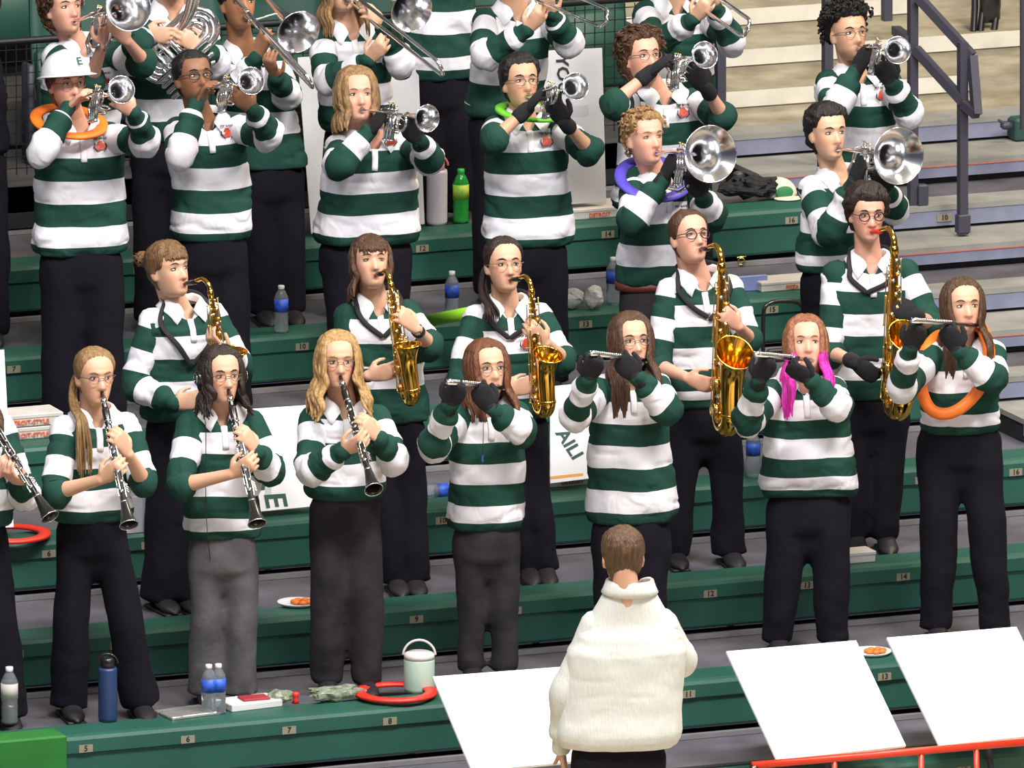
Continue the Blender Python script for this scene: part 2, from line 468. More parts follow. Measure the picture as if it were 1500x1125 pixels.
# aisle railings
def post(m, p0, p1, w=.042): m.tube([p0, p1], (w/2*1.2, w/2*1.2), MT['steel'], 4, up=(0.7, 0.7, 0) if abs((V(p1)-V(p0)).normalized().z) > .9 else (0, 0, 1), cap=1)
def bar(m, a, b, w=.04):
    a, b = V(a), V(b); d = (b-a).normalized(); up = V((0, 0, 1)) if abs(d.z) < .9 else V((0, 1, 0))
    s = d.cross(up).normalized(); u = s.cross(d); h = w/2
    vs = [p+s*x*h+u*y*h for p in (a, b) for x, y in ((-1, -1), (1, -1), (1, 1), (-1, 1))]
    m.add(vs, [(0, 3, 2, 1), (4, 5, 6, 7), (0, 1, 5, 4), (1, 2, 6, 5), (2, 3, 7, 6), (3, 0, 4, 7)], MT['steel'])
YB = 5.72*TREAD
rl = empty('stair_railing', atY(1410, 345, YB), 'dark steel stair railing with sloping handrails on the bare aisle', 'railing')
A0 = atY(1337, 300, 6.0*TREAD); A1 = atY(1337, -30, 6.0*TREAD)
B0 = atY(1410, 343, YB); B1 = atY(1410, 62, YB)
m = MB(); bar(m, A0, A1); m.build('post', rl, smooth=False)
m = MB(); bar(m, B0, B1); m.build('post', rl, smooth=False)
m = MB(); m.box(B0+V((0, 0, .05)), (.06, .05, .09), MT['steel'], bev=.006); m.build('base_bracket', rl, smooth=False)
m = MB(); m.box(atY(1350, 301, 5.98*TREAD)+V((0, 0, .05)), (.05, .05, .1), MT['steel'], bev=.006); m.build('base_bracket', rl, smooth=False)
m = MB(); H1 = atY(1424, 82, YB-.02); bar(m, atY(1345, -4, 6.0*TREAD-.04), H1); bar(m, H1, atY(1431, 168, YB-.12)); bar(m, atY(1431, 168, YB-.12), atY(1412, 152, YB-.03)); m.build('handrail', rl, smooth=False)
m = MB(); bar(m, atY(1341, 72, 6.0*TREAD-.02), atY(1412, 150, YB-.02)); m.build('middle_rail', rl, smooth=False)
m = MB(); bar(m, atY(1312, 44, 6.3*TREAD), atY(1332, 58, 6.0*TREAD)); m.build('rail_stub', rl, smooth=False)
def lone_post(x, y0, y1, Y, label, name='rail_post', w=.042):
    m = MB(); bar(m, atY(x, y0, Y), atY(x, y1, Y), w)
    tag(m.build(name, smooth=False), label, 'post')
lone_post(1212, 250, -30, 6.6*TREAD, 'dark steel post rising behind the afro-haired trumpeter')
lone_post(1055, 215, 20, 6.7*TREAD, 'dark steel post behind the curly haired trumpeter')
lone_post(1299, 30, -40, 8*TREAD, 'short dark steel post end hanging at the top edge beyond the aisle')
lone_post(1498, 190, -30, 6.4*TREAD, 'thin dark green post at the right edge of the stand', w=.02)
m = MB(); c = atY(1494, 192, 6.889*TREAD); c.z = 7*RISE+DZ-RISE/2+.055; m.box(c, (.09, .1, .11), mat('dark_green_case', (.02, .06, .05), .6), bev=.012); cs = m.build('equipment_case', smooth=False)
tag(cs, 'small dark green box on the bare step by the right edge', 'box')
m = MB(); m.box(atY(1474, 184, 6.85*TREAD), (.05, .04, .035), MT['steel'], bev=.01); m.tube([atY(1474, 184, 6.85*TREAD), atY(1463, 176, 6.85*TREAD)], [.012, .006], MT['steel'], 8)
m.build('clamp', cs)
# folded black seat hardware top right
bk = empty('folded_chair', atY(1445, 42, 8.13*TREAD), 'folded black chair frame leaning at the top of the aisle', 'chair')
for x0, x1 in ((1428, 1426), (1440, 1436), (1461, 1456)):
    m = MB(); m.tube([atY(x0, -30, 8.13*TREAD), atY(x0, 10, 8.11*TREAD), atY(x1, 46, 8.06*TREAD)], .018, MT['ebony'], 8); m.build('leg', bk)
MB().box(atY(1450, 0, 8.1*TREAD), (.1, .05, .22), MT['ebony'], bev=.02).build('seat_panel', bk)
# ------------------------------------------------------------------ instruments
INST = {}
def circ(c, a, b, r, t0, t1, n):
    return [V(c)+V(a)*(r*math.cos(lerp(t0, t1, i/n)))+V(b)*(r*math.sin(lerp(t0, t1, i/n))) for i in range(n+1)]
def bellprof(y0, y1, r0, r1, n=22, p=5.5, lin=.25):
    out = []
    for i in range(n+1):
        t = (i/n)**.6; out.append((r0+(r1-r0)*(lin*t+(1-lin)*t**p), lerp(y0, y1, t)))
    return out
def bell(b, prof, m, mtx, n=36):
    """outer and inner skin plus a rolled rim"""
    th = .0012; ins = [(max(.002, r-th), y) for r, y in prof]
    b.lathe(prof[::-1], m, n, mtx); b.lathe(ins, m, n, mtx)
    r, y = prof[-1]; b.tube([mtx @ V((math.cos(a)*r, y, math.sin(a)*r)) for a in [2*math.pi*i/n for i in range(n)]], .0022, m, 6, closed=True)

def horn(name, label, group, mtx, L, br, tr, cat, vz=1.0, mello=False):
    """valved horn: mouth at the origin, bell along +Y"""
    S = MT['silver']; root = empty(name, mtx @ V((0, 0, 0)), label, cat, group); X = lambda b: b.xf(mtx)
    b = MB(); b.lathe([(.004, -.004), (.012, -.004), (.0135, .0), (.012, .006), (.0065, .02), (.0045, .05), (.006, .075), (.0001, .075)], S, 18); b.lathe([(.0005, .008), (.010, -.002), (.012, -.004)], S, 18)
    X(b).build('mouthpiece', root)
    b = MB(); ox = -.05 if not mello else -.06
    # lead pipe, tuning slide
    yl = L*.74
    b.tube([(0, .05, 0), (0, yl, 0)], tr, S, 10)
    b.tube([(0, yl, 0)] + circ((0, yl, -.035), (0, 0, 1), (0, 1, 0), .035, 0, math.pi, 10)+[(0, yl-.02, -.07), (ox*.4, L*.5, -.07)], tr, S, 10)
    b.tube([(0, yl-.03, .0), (0, yl-.03, -.07)], .003, S, 6)
    b.tube([(0, yl-.08, 0), (0, yl+.0, 0)], tr*1.3, S, 10)
    X(b).build('lead_pipe', root)
    # bell
    vx = ox*.45; b = MB(); y0 = L*.18; r0 = tr*.95
    BM = mtx @ Matrix.Translation((ox, 0, 0))
    pr = bellprof(L*.45, L, tr*1.15, br, p=5.5 if not mello else 3.6, lin=.22 if not mello else .3)
    bell(b, pr, S, BM)
    bb = MB(); bb.tube([(ox, L*.46, 0), (ox, y0, 0)] + circ((ox, y0, -.037), (0, 0, 1), (0, -1, 0), .037, 0, math.pi, 10)[1:] + [(ox, y0+.03, -.074), (vx, L*.38, -.074)], [tr*1.15]+[tr]*13, S, 10)
    X(bb); b.add(bb.v, bb.f, S); b.build('bell', root)
    # valves
    for i in range(3):
        b = MB(); y = L*.40+i*.027; z0 = -.115*vz
        b.tube([(vx, y, z0), (vx, y, .018)], .0115, S, 14, cap=1); b.tube([(vx, y, z0-.006), (vx, y, z0)], .013, S, 14, cap=1); b.tube([(vx, y, .016), (vx, y, .022)], .013, S, 14, cap=1)
        b.tube([(vx, y, .02), (vx, y, .045-.006*i)], .003, S, 8); b.tube([(vx, y, .045-.006*i), (vx, y, .049-.006*i)], .0085, MT['brass_in'], 12, cap=1)
        q = -.045-.018*(i % 2); e = .05+.02*i
        b.tube([(vx, y, q)]+[(vx-.02-e*.3, y-.004, q), (vx-.02-e*.5, y+.002, q-.008), (vx-.02-e*.3, y+.006, q-.017), (vx, y+.004, q-.017)], tr*.8, S, 8)
        X(b).build('valve', root)
    b = MB(); b.tube([V((0, L*.34, 0))]+circ((0, L*.34, .0), (0, 0, 1), (0, 1, 0), .012, 0, 0, 1)[:0]+[V((0, L*.34, .012)), V((ox*.3, L*.36, .02))], .002, S, 6)
    for y in (L*.3, L*.62): b.tube([(0, y, 0), (ox, y, 0)], .003, S, 6)
    b.tube(circ((-.002, L*.66, -.014), (0, 1, 0), (0, 0, 1), .013, 0, 2*math.pi, 16)[:-1], .002, S, 6, closed=True)
    if mello:
        for i in range(3):
            z = -.03-.028*i; b.tube([(ox-.02, L*.52, z)]+circ((ox-.02, L*.22, z-.012), (0, 0, 1), (0, -1, 0), .012, 0, math.pi, 8)+[(ox-.02, L*.52, z-.024)], tr, S, 9)
        b.tube([V((ox, y, z)) for y, z in ((L*.1, -.05), (L*.02, -.09), (L*.1, -.15), (L*.35, -.165), (L*.55, -.14), (L*.6, -.09))], tr*1.2, S, 10)
    X(b).build('brace', root)
    return root

def place_dir(mouth, at, bpx, L, hint=None):
    """unit vector from the mouth to the pixel bpx with length L, towards the viewer"""
    p0 = at(bpx, 0); dm = (mouth-p0).dot(CB); best = None
    for i in range(0, 100):
        p = at(bpx, dm+i*.01); d = abs((p-mouth).length-L)
        if best is None or d < best[0]: best = (d, p)
    return best[1]-mouth
def axispts(m, d, L, n=12): return [m+d.normalized()*(L*i/n) for i in range(1, n+1)]

def i_trumpet(mouth, at, HM, sp, fwd, lat, B):
    _, bpx, label = sp[:3]; L = .48
    d = place_dir(mouth, at, bpx, L); f = frame_y(mouth - d.normalized()*.004, d, V((0, 0, 1))+RH*.25)
    # shift so that the bell (offset sideways) is the thing under the pixel
    f2 = frame_y(mouth, (mouth+d - (f @ V((-.05, 0, 0))-mouth)) - mouth, V((0, 0, 1))+RH*.25)
    horn('trumpet', label, None, f2, L, .0605, .0058, 'trumpet')
    return axispts(mouth, f2 @ V((-.02, L, -.03))-mouth, L*.62)
INST['trumpet'] = i_trumpet
def i_mello(mouth, at, HM, sp, fwd, lat, B):
    _, bpx, label = sp[:3]; L = sp[3] if len(sp) > 3 else .44; br = sp[4] if len(sp) > 4 else .125
    d = place_dir(mouth, at, bpx, L); f = frame_y(mouth, d, V((0, 0, 1))+RH*.2)
    f2 = frame_y(mouth, d-(f.to_3x3() @ V((-.06, 0, 0))), V((0, 0, 1))+RH*.2)
    horn('mellophone' if L < .5 else 'marching_baritone', label, None, f2, L, br, .0078, 'horn', 1.2, True)
    return axispts(mouth, f2 @ V((-.03, L, -.05))-mouth, L*.6)
INST['mello'] = i_mello

def i_trombone(mouth, at, HM, sp, fwd, lat, B):
    _, spx, bpx, label = sp[:4]; L = sp[4] if len(sp) > 4 else .92; S = MT['silver']
    d = place_dir(mouth, at, spx, L).normalized()
    if bpx: 
        dd = .30; bp = at(bpx, (mouth+d*dd-B).dot(CB)); x = bp-mouth; yb = x.dot(d); x = x-d*yb
    else: x = -RH+V((0, 0, .4)); x -= d*x.dot(d); yb = .22; bp = None
    off = min(.30, max(.09, x.length)) if bpx else .1; x.normalize(); z = x.cross(d)
    f = Matrix((x, d, z)).transposed().to_4x4(); f.translation = mouth
    root = empty('trombone', mouth, label, 'trombone')
    b = MB(); b.lathe([(.004, -.004), (.0165, -.004), (.018, .0), (.016, .008), (.008, .03), (.006, .06), (.0001, .06)], S, 18); b.xf(f).build('mouthpiece', root)
    b = MB(); g = -.085
    b.tube([(0, .05, 0), (0, L*.55, 0)], .007, S, 10); b.tube([(0, .10, g*1.0), (0, L*.55, g)], .007, S, 10)
    b.tube([(0, .12, 0), (0, .12, g)], .004, S, 8); b.xf(f).build('inner_slide', root)
    b = MB(); b.tube([(0, .22, 0), (0, L-.04, 0)] + circ((0, L-.04, g/2), (0, 0, 1), (0, 1, 0), -g/2, 0, math.pi, 12)[1:] + [(0, .22, g)], .0088, S, 10)
    b.tube([(0, .235, 0), (0, .235, g)], .005, S, 8); b.tube([(0, L-.02, g/2), (0, L+.015, g/2)], .006, S, 8); b.xf(f).build('slide', root)
    b = MB(); pr = bellprof(yb-.42, yb, .010, .100, p=4.5, lin=.2); bell(b, pr, S, f @ Matrix.Translation((off, 0, 0)))
    t = MB(); t.tube([(off, yb-.40, 0), (off, -.16, 0)]+circ((off/2+.0, -.16, g/2), V((off/2, 0, -g/2)).normalized(), (0, -1, 0), V((off/2, 0, -g/2)).length, 0, math.pi, 12)[1:]+[(0, .1, g)], .0095, S, 10)
    t.tube([(0, .115, g/2), (off, .115-.0, 0)], .005, S, 8); t.xf(f); b.add(t.v, t.f, S); b.build('bell', root)
    return axispts(mouth, d, L*.6, 16)
INST['trombone'] = i_trombone

def i_clarinet(mouth, at, HM, sp, fwd, lat, B):
    _, bpx, label = sp[:3]; L = .66; E = MT['ebony']; N = MT['nickel']
    d = place_dir(mouth, at, bpx, L); f = frame_y(mouth-d.normalized()*.018, d, CB)
    root = empty('clarinet', mouth, label, 'clarinet'); X = lambda b: b.xf(f)
    b = MB(); b.tube([(0, 0, .004), (0, .03, .002), (0, .085, 0)], [(.007, .003), (.010, .009), (.0125, .0125)], E, 14); X(b).build('mouthpiece', root)
    b = MB(); b.tube([(0, .035, .001), (0, .062, 0)], .0135, N, 14, cap=1); X(b).build('ligature', root)
    b = MB(); b.lathe([(.0001, .085), (.0145, .085), (.0165, .10), (.0155, .145), (.014, .15), (.0135, .33), (.0135, .335), (.0145, .53), (.016, .55), (.020, .58), (.027, .62), (.036, .652), (.040, .66), (.037, .66), (.030, .645), (.02, .60), (.008, .56)], E, 22); X(b).build('tube_body', root)
    b = MB()
    for y in (.147, .334, .548): b.tube([(0, y-.003, 0), (0, y+.004, 0)], .0165 if y > .5 else .0155, N, 16, cap=1)
    b.tube(circ((0, .66, 0), (1, 0, 0), (0, 0, 1), .0395, 0, 2*math.pi, 24)[:-1], .0022, N, 6, closed=True); X(b).build('ring', root)
    b = MB(); rr = random.Random(3)
    for i in range(15):
        y = .165+.024*i; a = (-.6, .5, 0, .9)[i % 4]; p = V((math.sin(a)*.0165, y, math.cos(a)*.0165)); q = V((math.sin(a), 0, math.cos(a)))
        b.tube([p, p+q*.004], .0085, N, 10, cap=1)
    for a, y0, y1 in ((-.9, .16, .33), (.9, .17, .33), (-.95, .34, .53), (1.0, .34, .52), (.25, .36, .50)):
        b.tube([(math.sin(a)*.018, y0, math.cos(a)*.018), (math.sin(a)*.018, y1, math.cos(a)*.018)], .0031, N, 6)
    for i in range(4): b.tube([(-.016, .46+.012*i, .012), (-.028, .475+.012*i, .010)], (.004, .002), N, 6)
    X(b).build('keywork', root)
    return axispts(f.translation, d, L, 26)
INST['clarinet'] = i_clarinet

def i_flute(mouth, at, HM, sp, fwd, lat, B):
    _, epx, label = sp[:3]; L = .56; S = MT['silver']
    m0 = mouth + (HM.to_3x3() @ V((0, -.010, -.012)))
    d = place_dir(m0, at, epx, L); f = frame_y(m0, d, V((0, 0, 1))+CB*.6)
    root = empty('flute', m0, label, 'flute'); X = lambda b: b.xf(f)
    b = MB(); b.tube([(0, -.075, 0), (0, L, 0)], .0095, S, 14, cap=1); b.tube([(0, -.082, 0), (0, -.07, 0)], .011, S, 14, cap=1); b.tube([(0, .14, 0), (0, .175, 0)], .0112, S, 14, cap=1); X(b).build('tube_body', root)
    b = MB(); b.tube([(0, -.022, .006), (0, 0, .009), (0, .022, .006)], [(.008, .004), (.013, .005), (.008, .004)], S, 12, up=(0, 0, 1)); X(b).build('lip_plate', root)
    b = MB()
    for i in range(16):
        y = .19+.023*i; b.tube([(0, y, .0085), (0, y, .0135)], .0088, S, 12, cap=1); b.tube([(0, y, .0135), (0, y, .0145)], .005, MT['nickel'], 8, cap=1)
    b.tube([(.011, .18, .007), (.011, L-.01, .007)], .0026, S, 6); b.tube([(-.011, .2, .005), (-.011, L-.03, .005)], .0022, S, 6); X(b).build('keywork', root)
    return axispts(m0, d, L, 26)
INST['flute'] = i_flute

def i_sax(mouth, at, HM, sp, fwd, lat, B):
    """sp: kind, bottom px, label, scale, bell yaw in the view, mouthpiece material"""
    _, bpx, label, s, byaw = sp[:5]; mpm = MT[sp[5]] if len(sp) > 5 else MT['ebony']; Gd = MT['gold']; K = MT['brass_in']
    root = empty('saxophone', mouth, label, 'saxophone')
    a = R_(byaw); yd = CB*math.cos(a)+RH*math.sin(a)
    bm = proj(mouth); H = math.hypot(bm[0]-bpx[0], bm[1]-bpx[1])/325*1.02; s = H/.60; nl = .12*s
    # neck and mouthpiece run forward, the body hangs to the bottom pixel
    st_ = mouth+yd*nl*.9; low = at(bpx, (st_-B).dot(CB)+.05); low = low-st_; H = low.length; s = H/.60
    zt = -low.normalized(); yv = (yd-zt*yd.dot(zt)).normalized(); xv = yv.cross(zt)
    f = Matrix((xv, yv, zt)).transposed().to_4x4(); f.translation = mouth
    X = lambda b: b.xf(f)
    t = .02*s; ny = nl
    b = MB(); b.tube([(0, -.012, -.0), (0, .02, .004), (0, .055, .008), (0, .075, .011)], [(.008, .0035), (.0105, .010), (.012, .012), (.012, .012)], mpm, 14); X(b).build('mouthpiece', root)
    b = MB(); P = smoothpath([(0, .06, .009), (0, .06+ny*.28, .022*s), (0, .04+ny*.75, .026*s), (0, .052+ny*.95, -.002), (0, .056+ny*.98, -.05*s)], 6); n = len(P)
    b.tube(P, [lerp(.0078, .0125*s, i/(n-1)) for i in range(n)], Gd, 14); b.tube([P[-3], P[-1]], .0155*s, Gd, 14); X(b).build('neck', root)
    p0 = V((0, .056+ny*.98, -.05*s)); zb = -H+.055*s; gap = .092*s
    b = MB(); Bd = [p0, V((0, p0.y+.004, -.25*s)), V((0, p0.y+.008, zb))]
    P = smoothpath(Bd, 8); n = len(P)
    rad = [lerp(.0125*s, .030*s, i/(n-1)) for i in range(n)]
    b.tube(P, rad, Gd, 18); X(b).build('body_tube', root)
    b = MB(); cy = p0.y+.008+gap/2; P = [V((0, cy-gap/2*math.cos(t_), zb-gap/2*math.sin(t_)*1.05)) for t_ in [math.pi*i/12 for i in range(13)]]
    b.tube(P, [lerp(.030*s, .037*s, i/12) for i in range(13)], Gd, 18)
    for P_ in (P[0], P[-1]): b.tube([P_+V((0, 0, -.004)), P_+V((0, 0, .006))], .040*s if P_ is P[-1] else .034*s, Gd, 18, cap=1)
    X(b).build('bow', root)
    # bell, leaning outward as it opens
    b = MB(); c0 = V((0, cy+gap/2, zb)); N = 20; tilt = sp[6] if len(sp) > 6 else .3; PR = []; R2 = []
    LB = .235*s
    for i in range(N+1):
        t_ = i/N; PR.append(c0+V((.012*s*t_, .045*s*t_**2.2, LB*t_-.01*s*t_**4))); R2.append(lerp(.037*s, .042*s, t_)+.027*s*t_**5)
    vs = []; n_ = 30
    for lay in (0, 1):
        for i, (c, r) in enumerate(zip(PR, R2)):
            tt = i/N; an = tilt*tt**3; nx = V((1, 0, 0)); ny_ = V((0, math.cos(an), -math.sin(an)))
            for j in range(n_):
                q = 2*math.pi*j/n_; vs.append(c+nx*(math.cos(q)*(r-lay*.0015))+ny_*(math.sin(q)*(r-lay*.0015)))
    fs = []
    for lay in (0, 1):
        o = lay*(N+1)*n_
        for i in range(N):
            for j in range(n_):
                q = (o+i*n_+j, o+i*n_+(j+1) % n_, o+(i+1)*n_+(j+1) % n_, o+(i+1)*n_+j); fs.append(q if not lay else q[::-1])
    b.add(vs, fs, Gd); b.tube(vs[N*n_:(N+1)*n_], .0032*s, Gd, 6, closed=True); X(b).build('bell', root)
    # keywork
    b = MB()
    ys = p0.y
    for i in range(20):
        z = -.075*s-(H-.16*s)*i/19*1.0; r = lerp(.009, .021, i/19)*s; br = lerp(.0125, .030, i/19)*s
        an = (.35, -.6, .1, 1.0, -.1)[i % 5]*1.0 - .4; dx = V((math.sin(an), math.cos(an), 0)); c = V((0, ys+.004, z))+dx*(br+.004)
        b.tube([c, c+dx*.005], r*.72, K if i % 3 else MT['nickel'], 14, cap=1); b.tube([c+dx*.005, c+dx*.008], r*.35, MT['nickel'] if i % 2 else K, 8, cap=1)
    for an, z0, z1 in ((-.9, -.07, -.30), (-1.25, -.10, -.52), (1.1, -.07, -.36), (1.5, -.2, -.55), (-.3, -.32, -.52), (2.0, -.1, -.3)):
        q = lambda z: V((math.sin(an), math.cos(an), 0))*(lerp(.0125, .030, (-z/.6))*s+.011)+V((0, ys+.004, z*s))
        b.tube([q(z0), q(z1)], .0028, K, 6)
        for z in (z0, (z0+z1)/2, z1): b.ball(q(z), .0048, K, 8, 6)
    for i in range(5): b.box((-.03*s-.004, ys+.01, -.30*s-.022*i), (.02, .012, .010), MT['nickel'], bev=.002)
    for i in range(3): b.ball((.024*s, ys+.02, -.09*s-.025*i), (.009, .005, .007), K, 8, 6)
    for zc in (-.44, -.53): b.tube([V((.036*s, ys+.05*s, zc*s)), V((.046*s, ys+.05*s, zc*s))], .022*s, K, 16, cap=1); b.tube(circ((.05*s, ys+.05*s, zc*s), (0, 1, 0), (0, 0, 1), .024*s, 0, 2*math.pi, 12)[:-1], .0018, K, 5, closed=True)
    X(b).build('keywork', root)
    b = MB(); b.tube([(0, ys+.02, -.30*s), (0, ys+gap, -.30*s)], .004, K, 8); b.tube(circ((0, ys+gap*.5, -.30*s), (0, 1, 0), (1, 0, 0), .016, 0, 6.283, 14)[:-1], .003, K, 6, closed=True); X(b).build('brace', root)
    o = f.translation
    return [f @ V((0, ys+.01, -z*H)) for z in [.1+.85*i/24 for i in range(25)]]
INST['sax'] = i_sax

def i_baritone(mouth, at, HM, sp, fwd, lat, B):
    """large silver horn held slantwise: nested tubing, valves, bell up out of the view"""
    S = MT['silver']; _, label = sp[:2]; c = at((262, 66), .22)
    root = empty('tuba', c, label, 'tuba'); dx = (at((304, 20), .22)-at((205, 108), .22)).normalized(); dz = CB; dy = dz.cross(dx)
    f = Matrix((dx, dy, dz)).transposed().to_4x4(); f.translation = c
    for i in range(3):
        b = MB(); w, h, r = .20-.03*i, .088-.028*i, (.014, .011, .009)[i]; P = []
        for sg in (1, -1): P += [V((sg*(w-h)+sg*h*math.cos(a_)*1.0, sg*h*math.sin(a_), .012*i)) for a_ in [lerp(-math.pi/2, math.pi/2, q/10) for q in range(11)]]
        b.tube(P, r, S, 12, closed=True); b.xf(f).build('tubing_loop', root)
    for i in range(3):
        b = MB(); x = -.10+.045*i; b.tube([(x, -.10, .03), (x, .07, .03)], .016, S, 14, cap=1); b.tube([(x, .07, .03), (x, .105, .03)], .005, S, 8); b.tube([(x, .105, .03), (x, .11, .03)], .012, MT['brass_in'], 10, cap=1); b.xf(f).build('valve', root)
    b = MB()
    for i in range(4): b.tube([(-.17, -.055-.033*i, .05), (.13-.02*i, -.055-.033*i, .05)], .0105, S, 10); 
    for x in (-.12, .05): b.tube([(x, -.03, .045), (x, -.17, .045)], .005, S, 8)
    b.xf(f).build('valve_slide', root)
    b = MB(); P = smoothpath([c+dx*.0+dy*.13, at((250, 60), .24), at((275, 25), .26), at((290, -30), .26), at((300, -90), .26)], 6); n = len(P)
    b.tube(P, [lerp(.010, .05, (i/(n-1))**1.5) for i in range(n)], S, 16); q = P[-1]; fr = frame_y(q, P[-1]-P[-2], CB); bell(b, bellprof(0, .3, .05, .22), S, fr); b.build('bell', root)
    b = MB(); b.tube(smoothpath([c+dx*.1+dy*.06, at((300, 40), .2), at((270, -20), .2), mouth], 6), .008, S, 10); b.build('lead_pipe', root)
    return [at((235, 50), .26)]
INST['tuba'] = i_baritone
# ------------------------------------------------------------------ people
SL = [(-.114, .020, .066, -.035), (-.106, .034, .079, -.010), (-.094, .043, .087, .012), (-.078, .050, .089, .030), (-.060, .056, .088, .048), (-.035, .063, .087, .066),
      (-.010, .069, .086, .080), (.010, .072, .087, .088), (.030, .0745, .090, .094), (.055, .075, .087, .097), (.078, .070, .077, .090), (.096, .059, .060, .075),
      (.110, .042, .041, .054), (.119, .024, .022, .032), (.122, .010, .009, .014)]
def hslice(z):
    if z <= SL[0][0]: return SL[0][1:]
    for a, b in zip(SL, SL[1:]):
        if z <= b[0]:
            t = (z-a[0])/(b[0]-a[0]); return tuple(lerp(a[i], b[i], t) for i in (1, 2, 3))
    return SL[-1][1:]
def G(x, s): return math.exp(-(x/s)**2)
def headpt(ph, z, fat=0, face=True):
    w, f, b = hslice(z); w *= 1+fat*(.13*sstep(.03, -.04, z)+.03)
    s, c = math.sin(ph), math.cos(ph)
    x = w*math.copysign(abs(s)**.92, s)
    y = -f*abs(c)**.85 if c > 0 else b*abs(c)**.85
    if face and c > 0:
        nz = 0
        if -.052 < z < .02: nz = sstep(.02, -.030, z)*(1-sstep(-.036, -.048, z))
        y -= .027*nz*G(x, lerp(.008, .0145, sstep(.01, -.03, z)))
        y -= .006*G(abs(x)-.012, .006)*G(z+.034, .007)
        y += .011*G(abs(x)-.031, .016)*G(z-.008, .012)
        y -= .005*G(z-.030, .008)*G(x, .05)
        y -= .007*G(x, .021)*(G(z+.056, .005)+G(z+.068, .0055))
        y += .004*G(x, .018)*G(z+.062, .0022)
        y += .004*G(x, .02)*G(z+.079, .006)
        y -= .006*G(x, .02)*G(z+.096, .012)
        y -= (.004+.006*fat)*G(abs(x)-.042, .018)*G(z+.035, .022)
    return V((x, y, z))
NPH = 56; ZS = [ -.114+.236*i/50 for i in range(51)]
def head_mb(mb, fat, m):
    vs = []
    for z in ZS:
        for j in range(NPH):
            u = 2*math.pi*j/NPH; ph = u - .38*math.sin(u)      # denser at the face
            vs.append(headpt(ph, z, fat))
    fs = [(i*NPH+j, i*NPH+(j+1) % NPH, (i+1)*NPH+(j+1) % NPH, (i+1)*NPH+j) for i in range(50) for j in range(NPH)]
    fs.append(tuple(range(NPH))[::-1]); fs.append(tuple(range(50*NPH, 51*NPH)))
    mb.add(vs, fs, m)

_hm = {}
def hairm(c):
    if c not in _hm: _hm[c] = hairmat('hair_%d' % len(_hm), c)
    return _hm[c]

def remeshed(mb, name, vox, it=1):
    me = mb.mesh(name); o = bpy.data.objects.new(name, me); COL.objects.link(o)
    md = o.modifiers.new('r', 'REMESH'); md.mode = 'VOXEL'; md.voxel_size = vox; md.use_smooth_shade = True
    s = o.modifiers.new('s', 'SMOOTH'); s.factor = .5; s.iterations = it
    dg = bpy.context.evaluated_depsgraph_get(); dg.update()
    me2 = bpy.data.meshes.new_from_object(o.evaluated_get(dg))
    bpy.data.objects.remove(o); bpy.data.meshes.remove(me)
    me2.name = name
    return me2

def hand(mb, W, h, n, curl, m, k=1.0, side=1, fat=1.0, thumb=True, spread=1.0):
    """W wrist, h towards the knuckles, n the way the palm faces; side: +1 thumb along l"""
    h = h.normalized(); n = (n-h*n.dot(h)).normalized(); l = h.cross(n)*side
    L = .088*k; r = .0088*k*fat
    K = W+h*L
    mb.tube([W-h*.01, W+h*L*.4, W+h*L*.85, K+h*.004], [(.024*k*fat, .019*k*fat), (.036*k*fat, .0155*k*fat), (.040*k*fat, .0135*k*fat), (.037*k*fat, .0105*k*fat)], m, 14, up=n)
    for i, (o, fl) in enumerate(((.031, .072), (.0105, .080), (-.0105, .075), (-.030, .060))):
        p = K + l*(o*k) - h*(.004+.006*(i == 3)) ; a = .25 + .12*i*curl*.5; P = [p-h*.01, p]; d0 = h + l*(o*2.2*(spread))
        d0.normalize()
        for s_, seg in enumerate((.42, .32, .26)):
            d = d0*math.cos(a) + n*math.sin(a); p = p + d*(fl*k*seg); P.append(p); a += curl*(1.0 if s_ == 0 else .7)
        mb.tube(P, [r*1.1, r*1.1, r, r*.92, r*.8], m, 9)
    if thumb:
        p = W + h*(.022*k) + l*(.026*k); d = (h*.55+l*.75+n*.35).normalized(); P = [p, p+d*.030*k]
        d2 = (h*.85+l*.25+n*.55).normalized(); P += [P[-1]+d2*.028*k]; P += [P[-1]+(h*.8-l*.1+n*.7).normalized()*.022*k]
        mb.tube(P, [r*1.5, r*1.3, r*1.1, r*.9], m, 9)

def arm_pts(S, E, W, k1=7, k2=7, rnd=.22):
    """points and parameter (distance) along shoulder-elbow-wrist with a rounded elbow"""
    P = []
    for i in range(k1): P.append(S.lerp(E, i/k1*(1-rnd)))
    a = S.lerp(E, 1-rnd); b = E.lerp(W, rnd)
    for i in range(6):
        t = i/5; P.append(a*(1-t)**2 + E*(2*t*(1-t)) + b*t*t)
    for i in range(1, k2+1): P.append(E.lerp(W, rnd+(1-rnd)*i/k2))
    return P
def resample(P, step):
    D = [0]
    for a, b in zip(P, P[1:]): D.append(D[-1]+(b-a).length)
    n = max(2, int(D[-1]/step)); out = []; j = 0
    for i in range(n+1):
        d = D[-1]*i/n
        while j < len(P)-2 and D[j+1] < d: j += 1
        t = (d-D[j])/max(1e-9, D[j+1]-D[j]); out.append(P[j].lerp(P[j+1], min(1, t)))
    return out, D[-1]

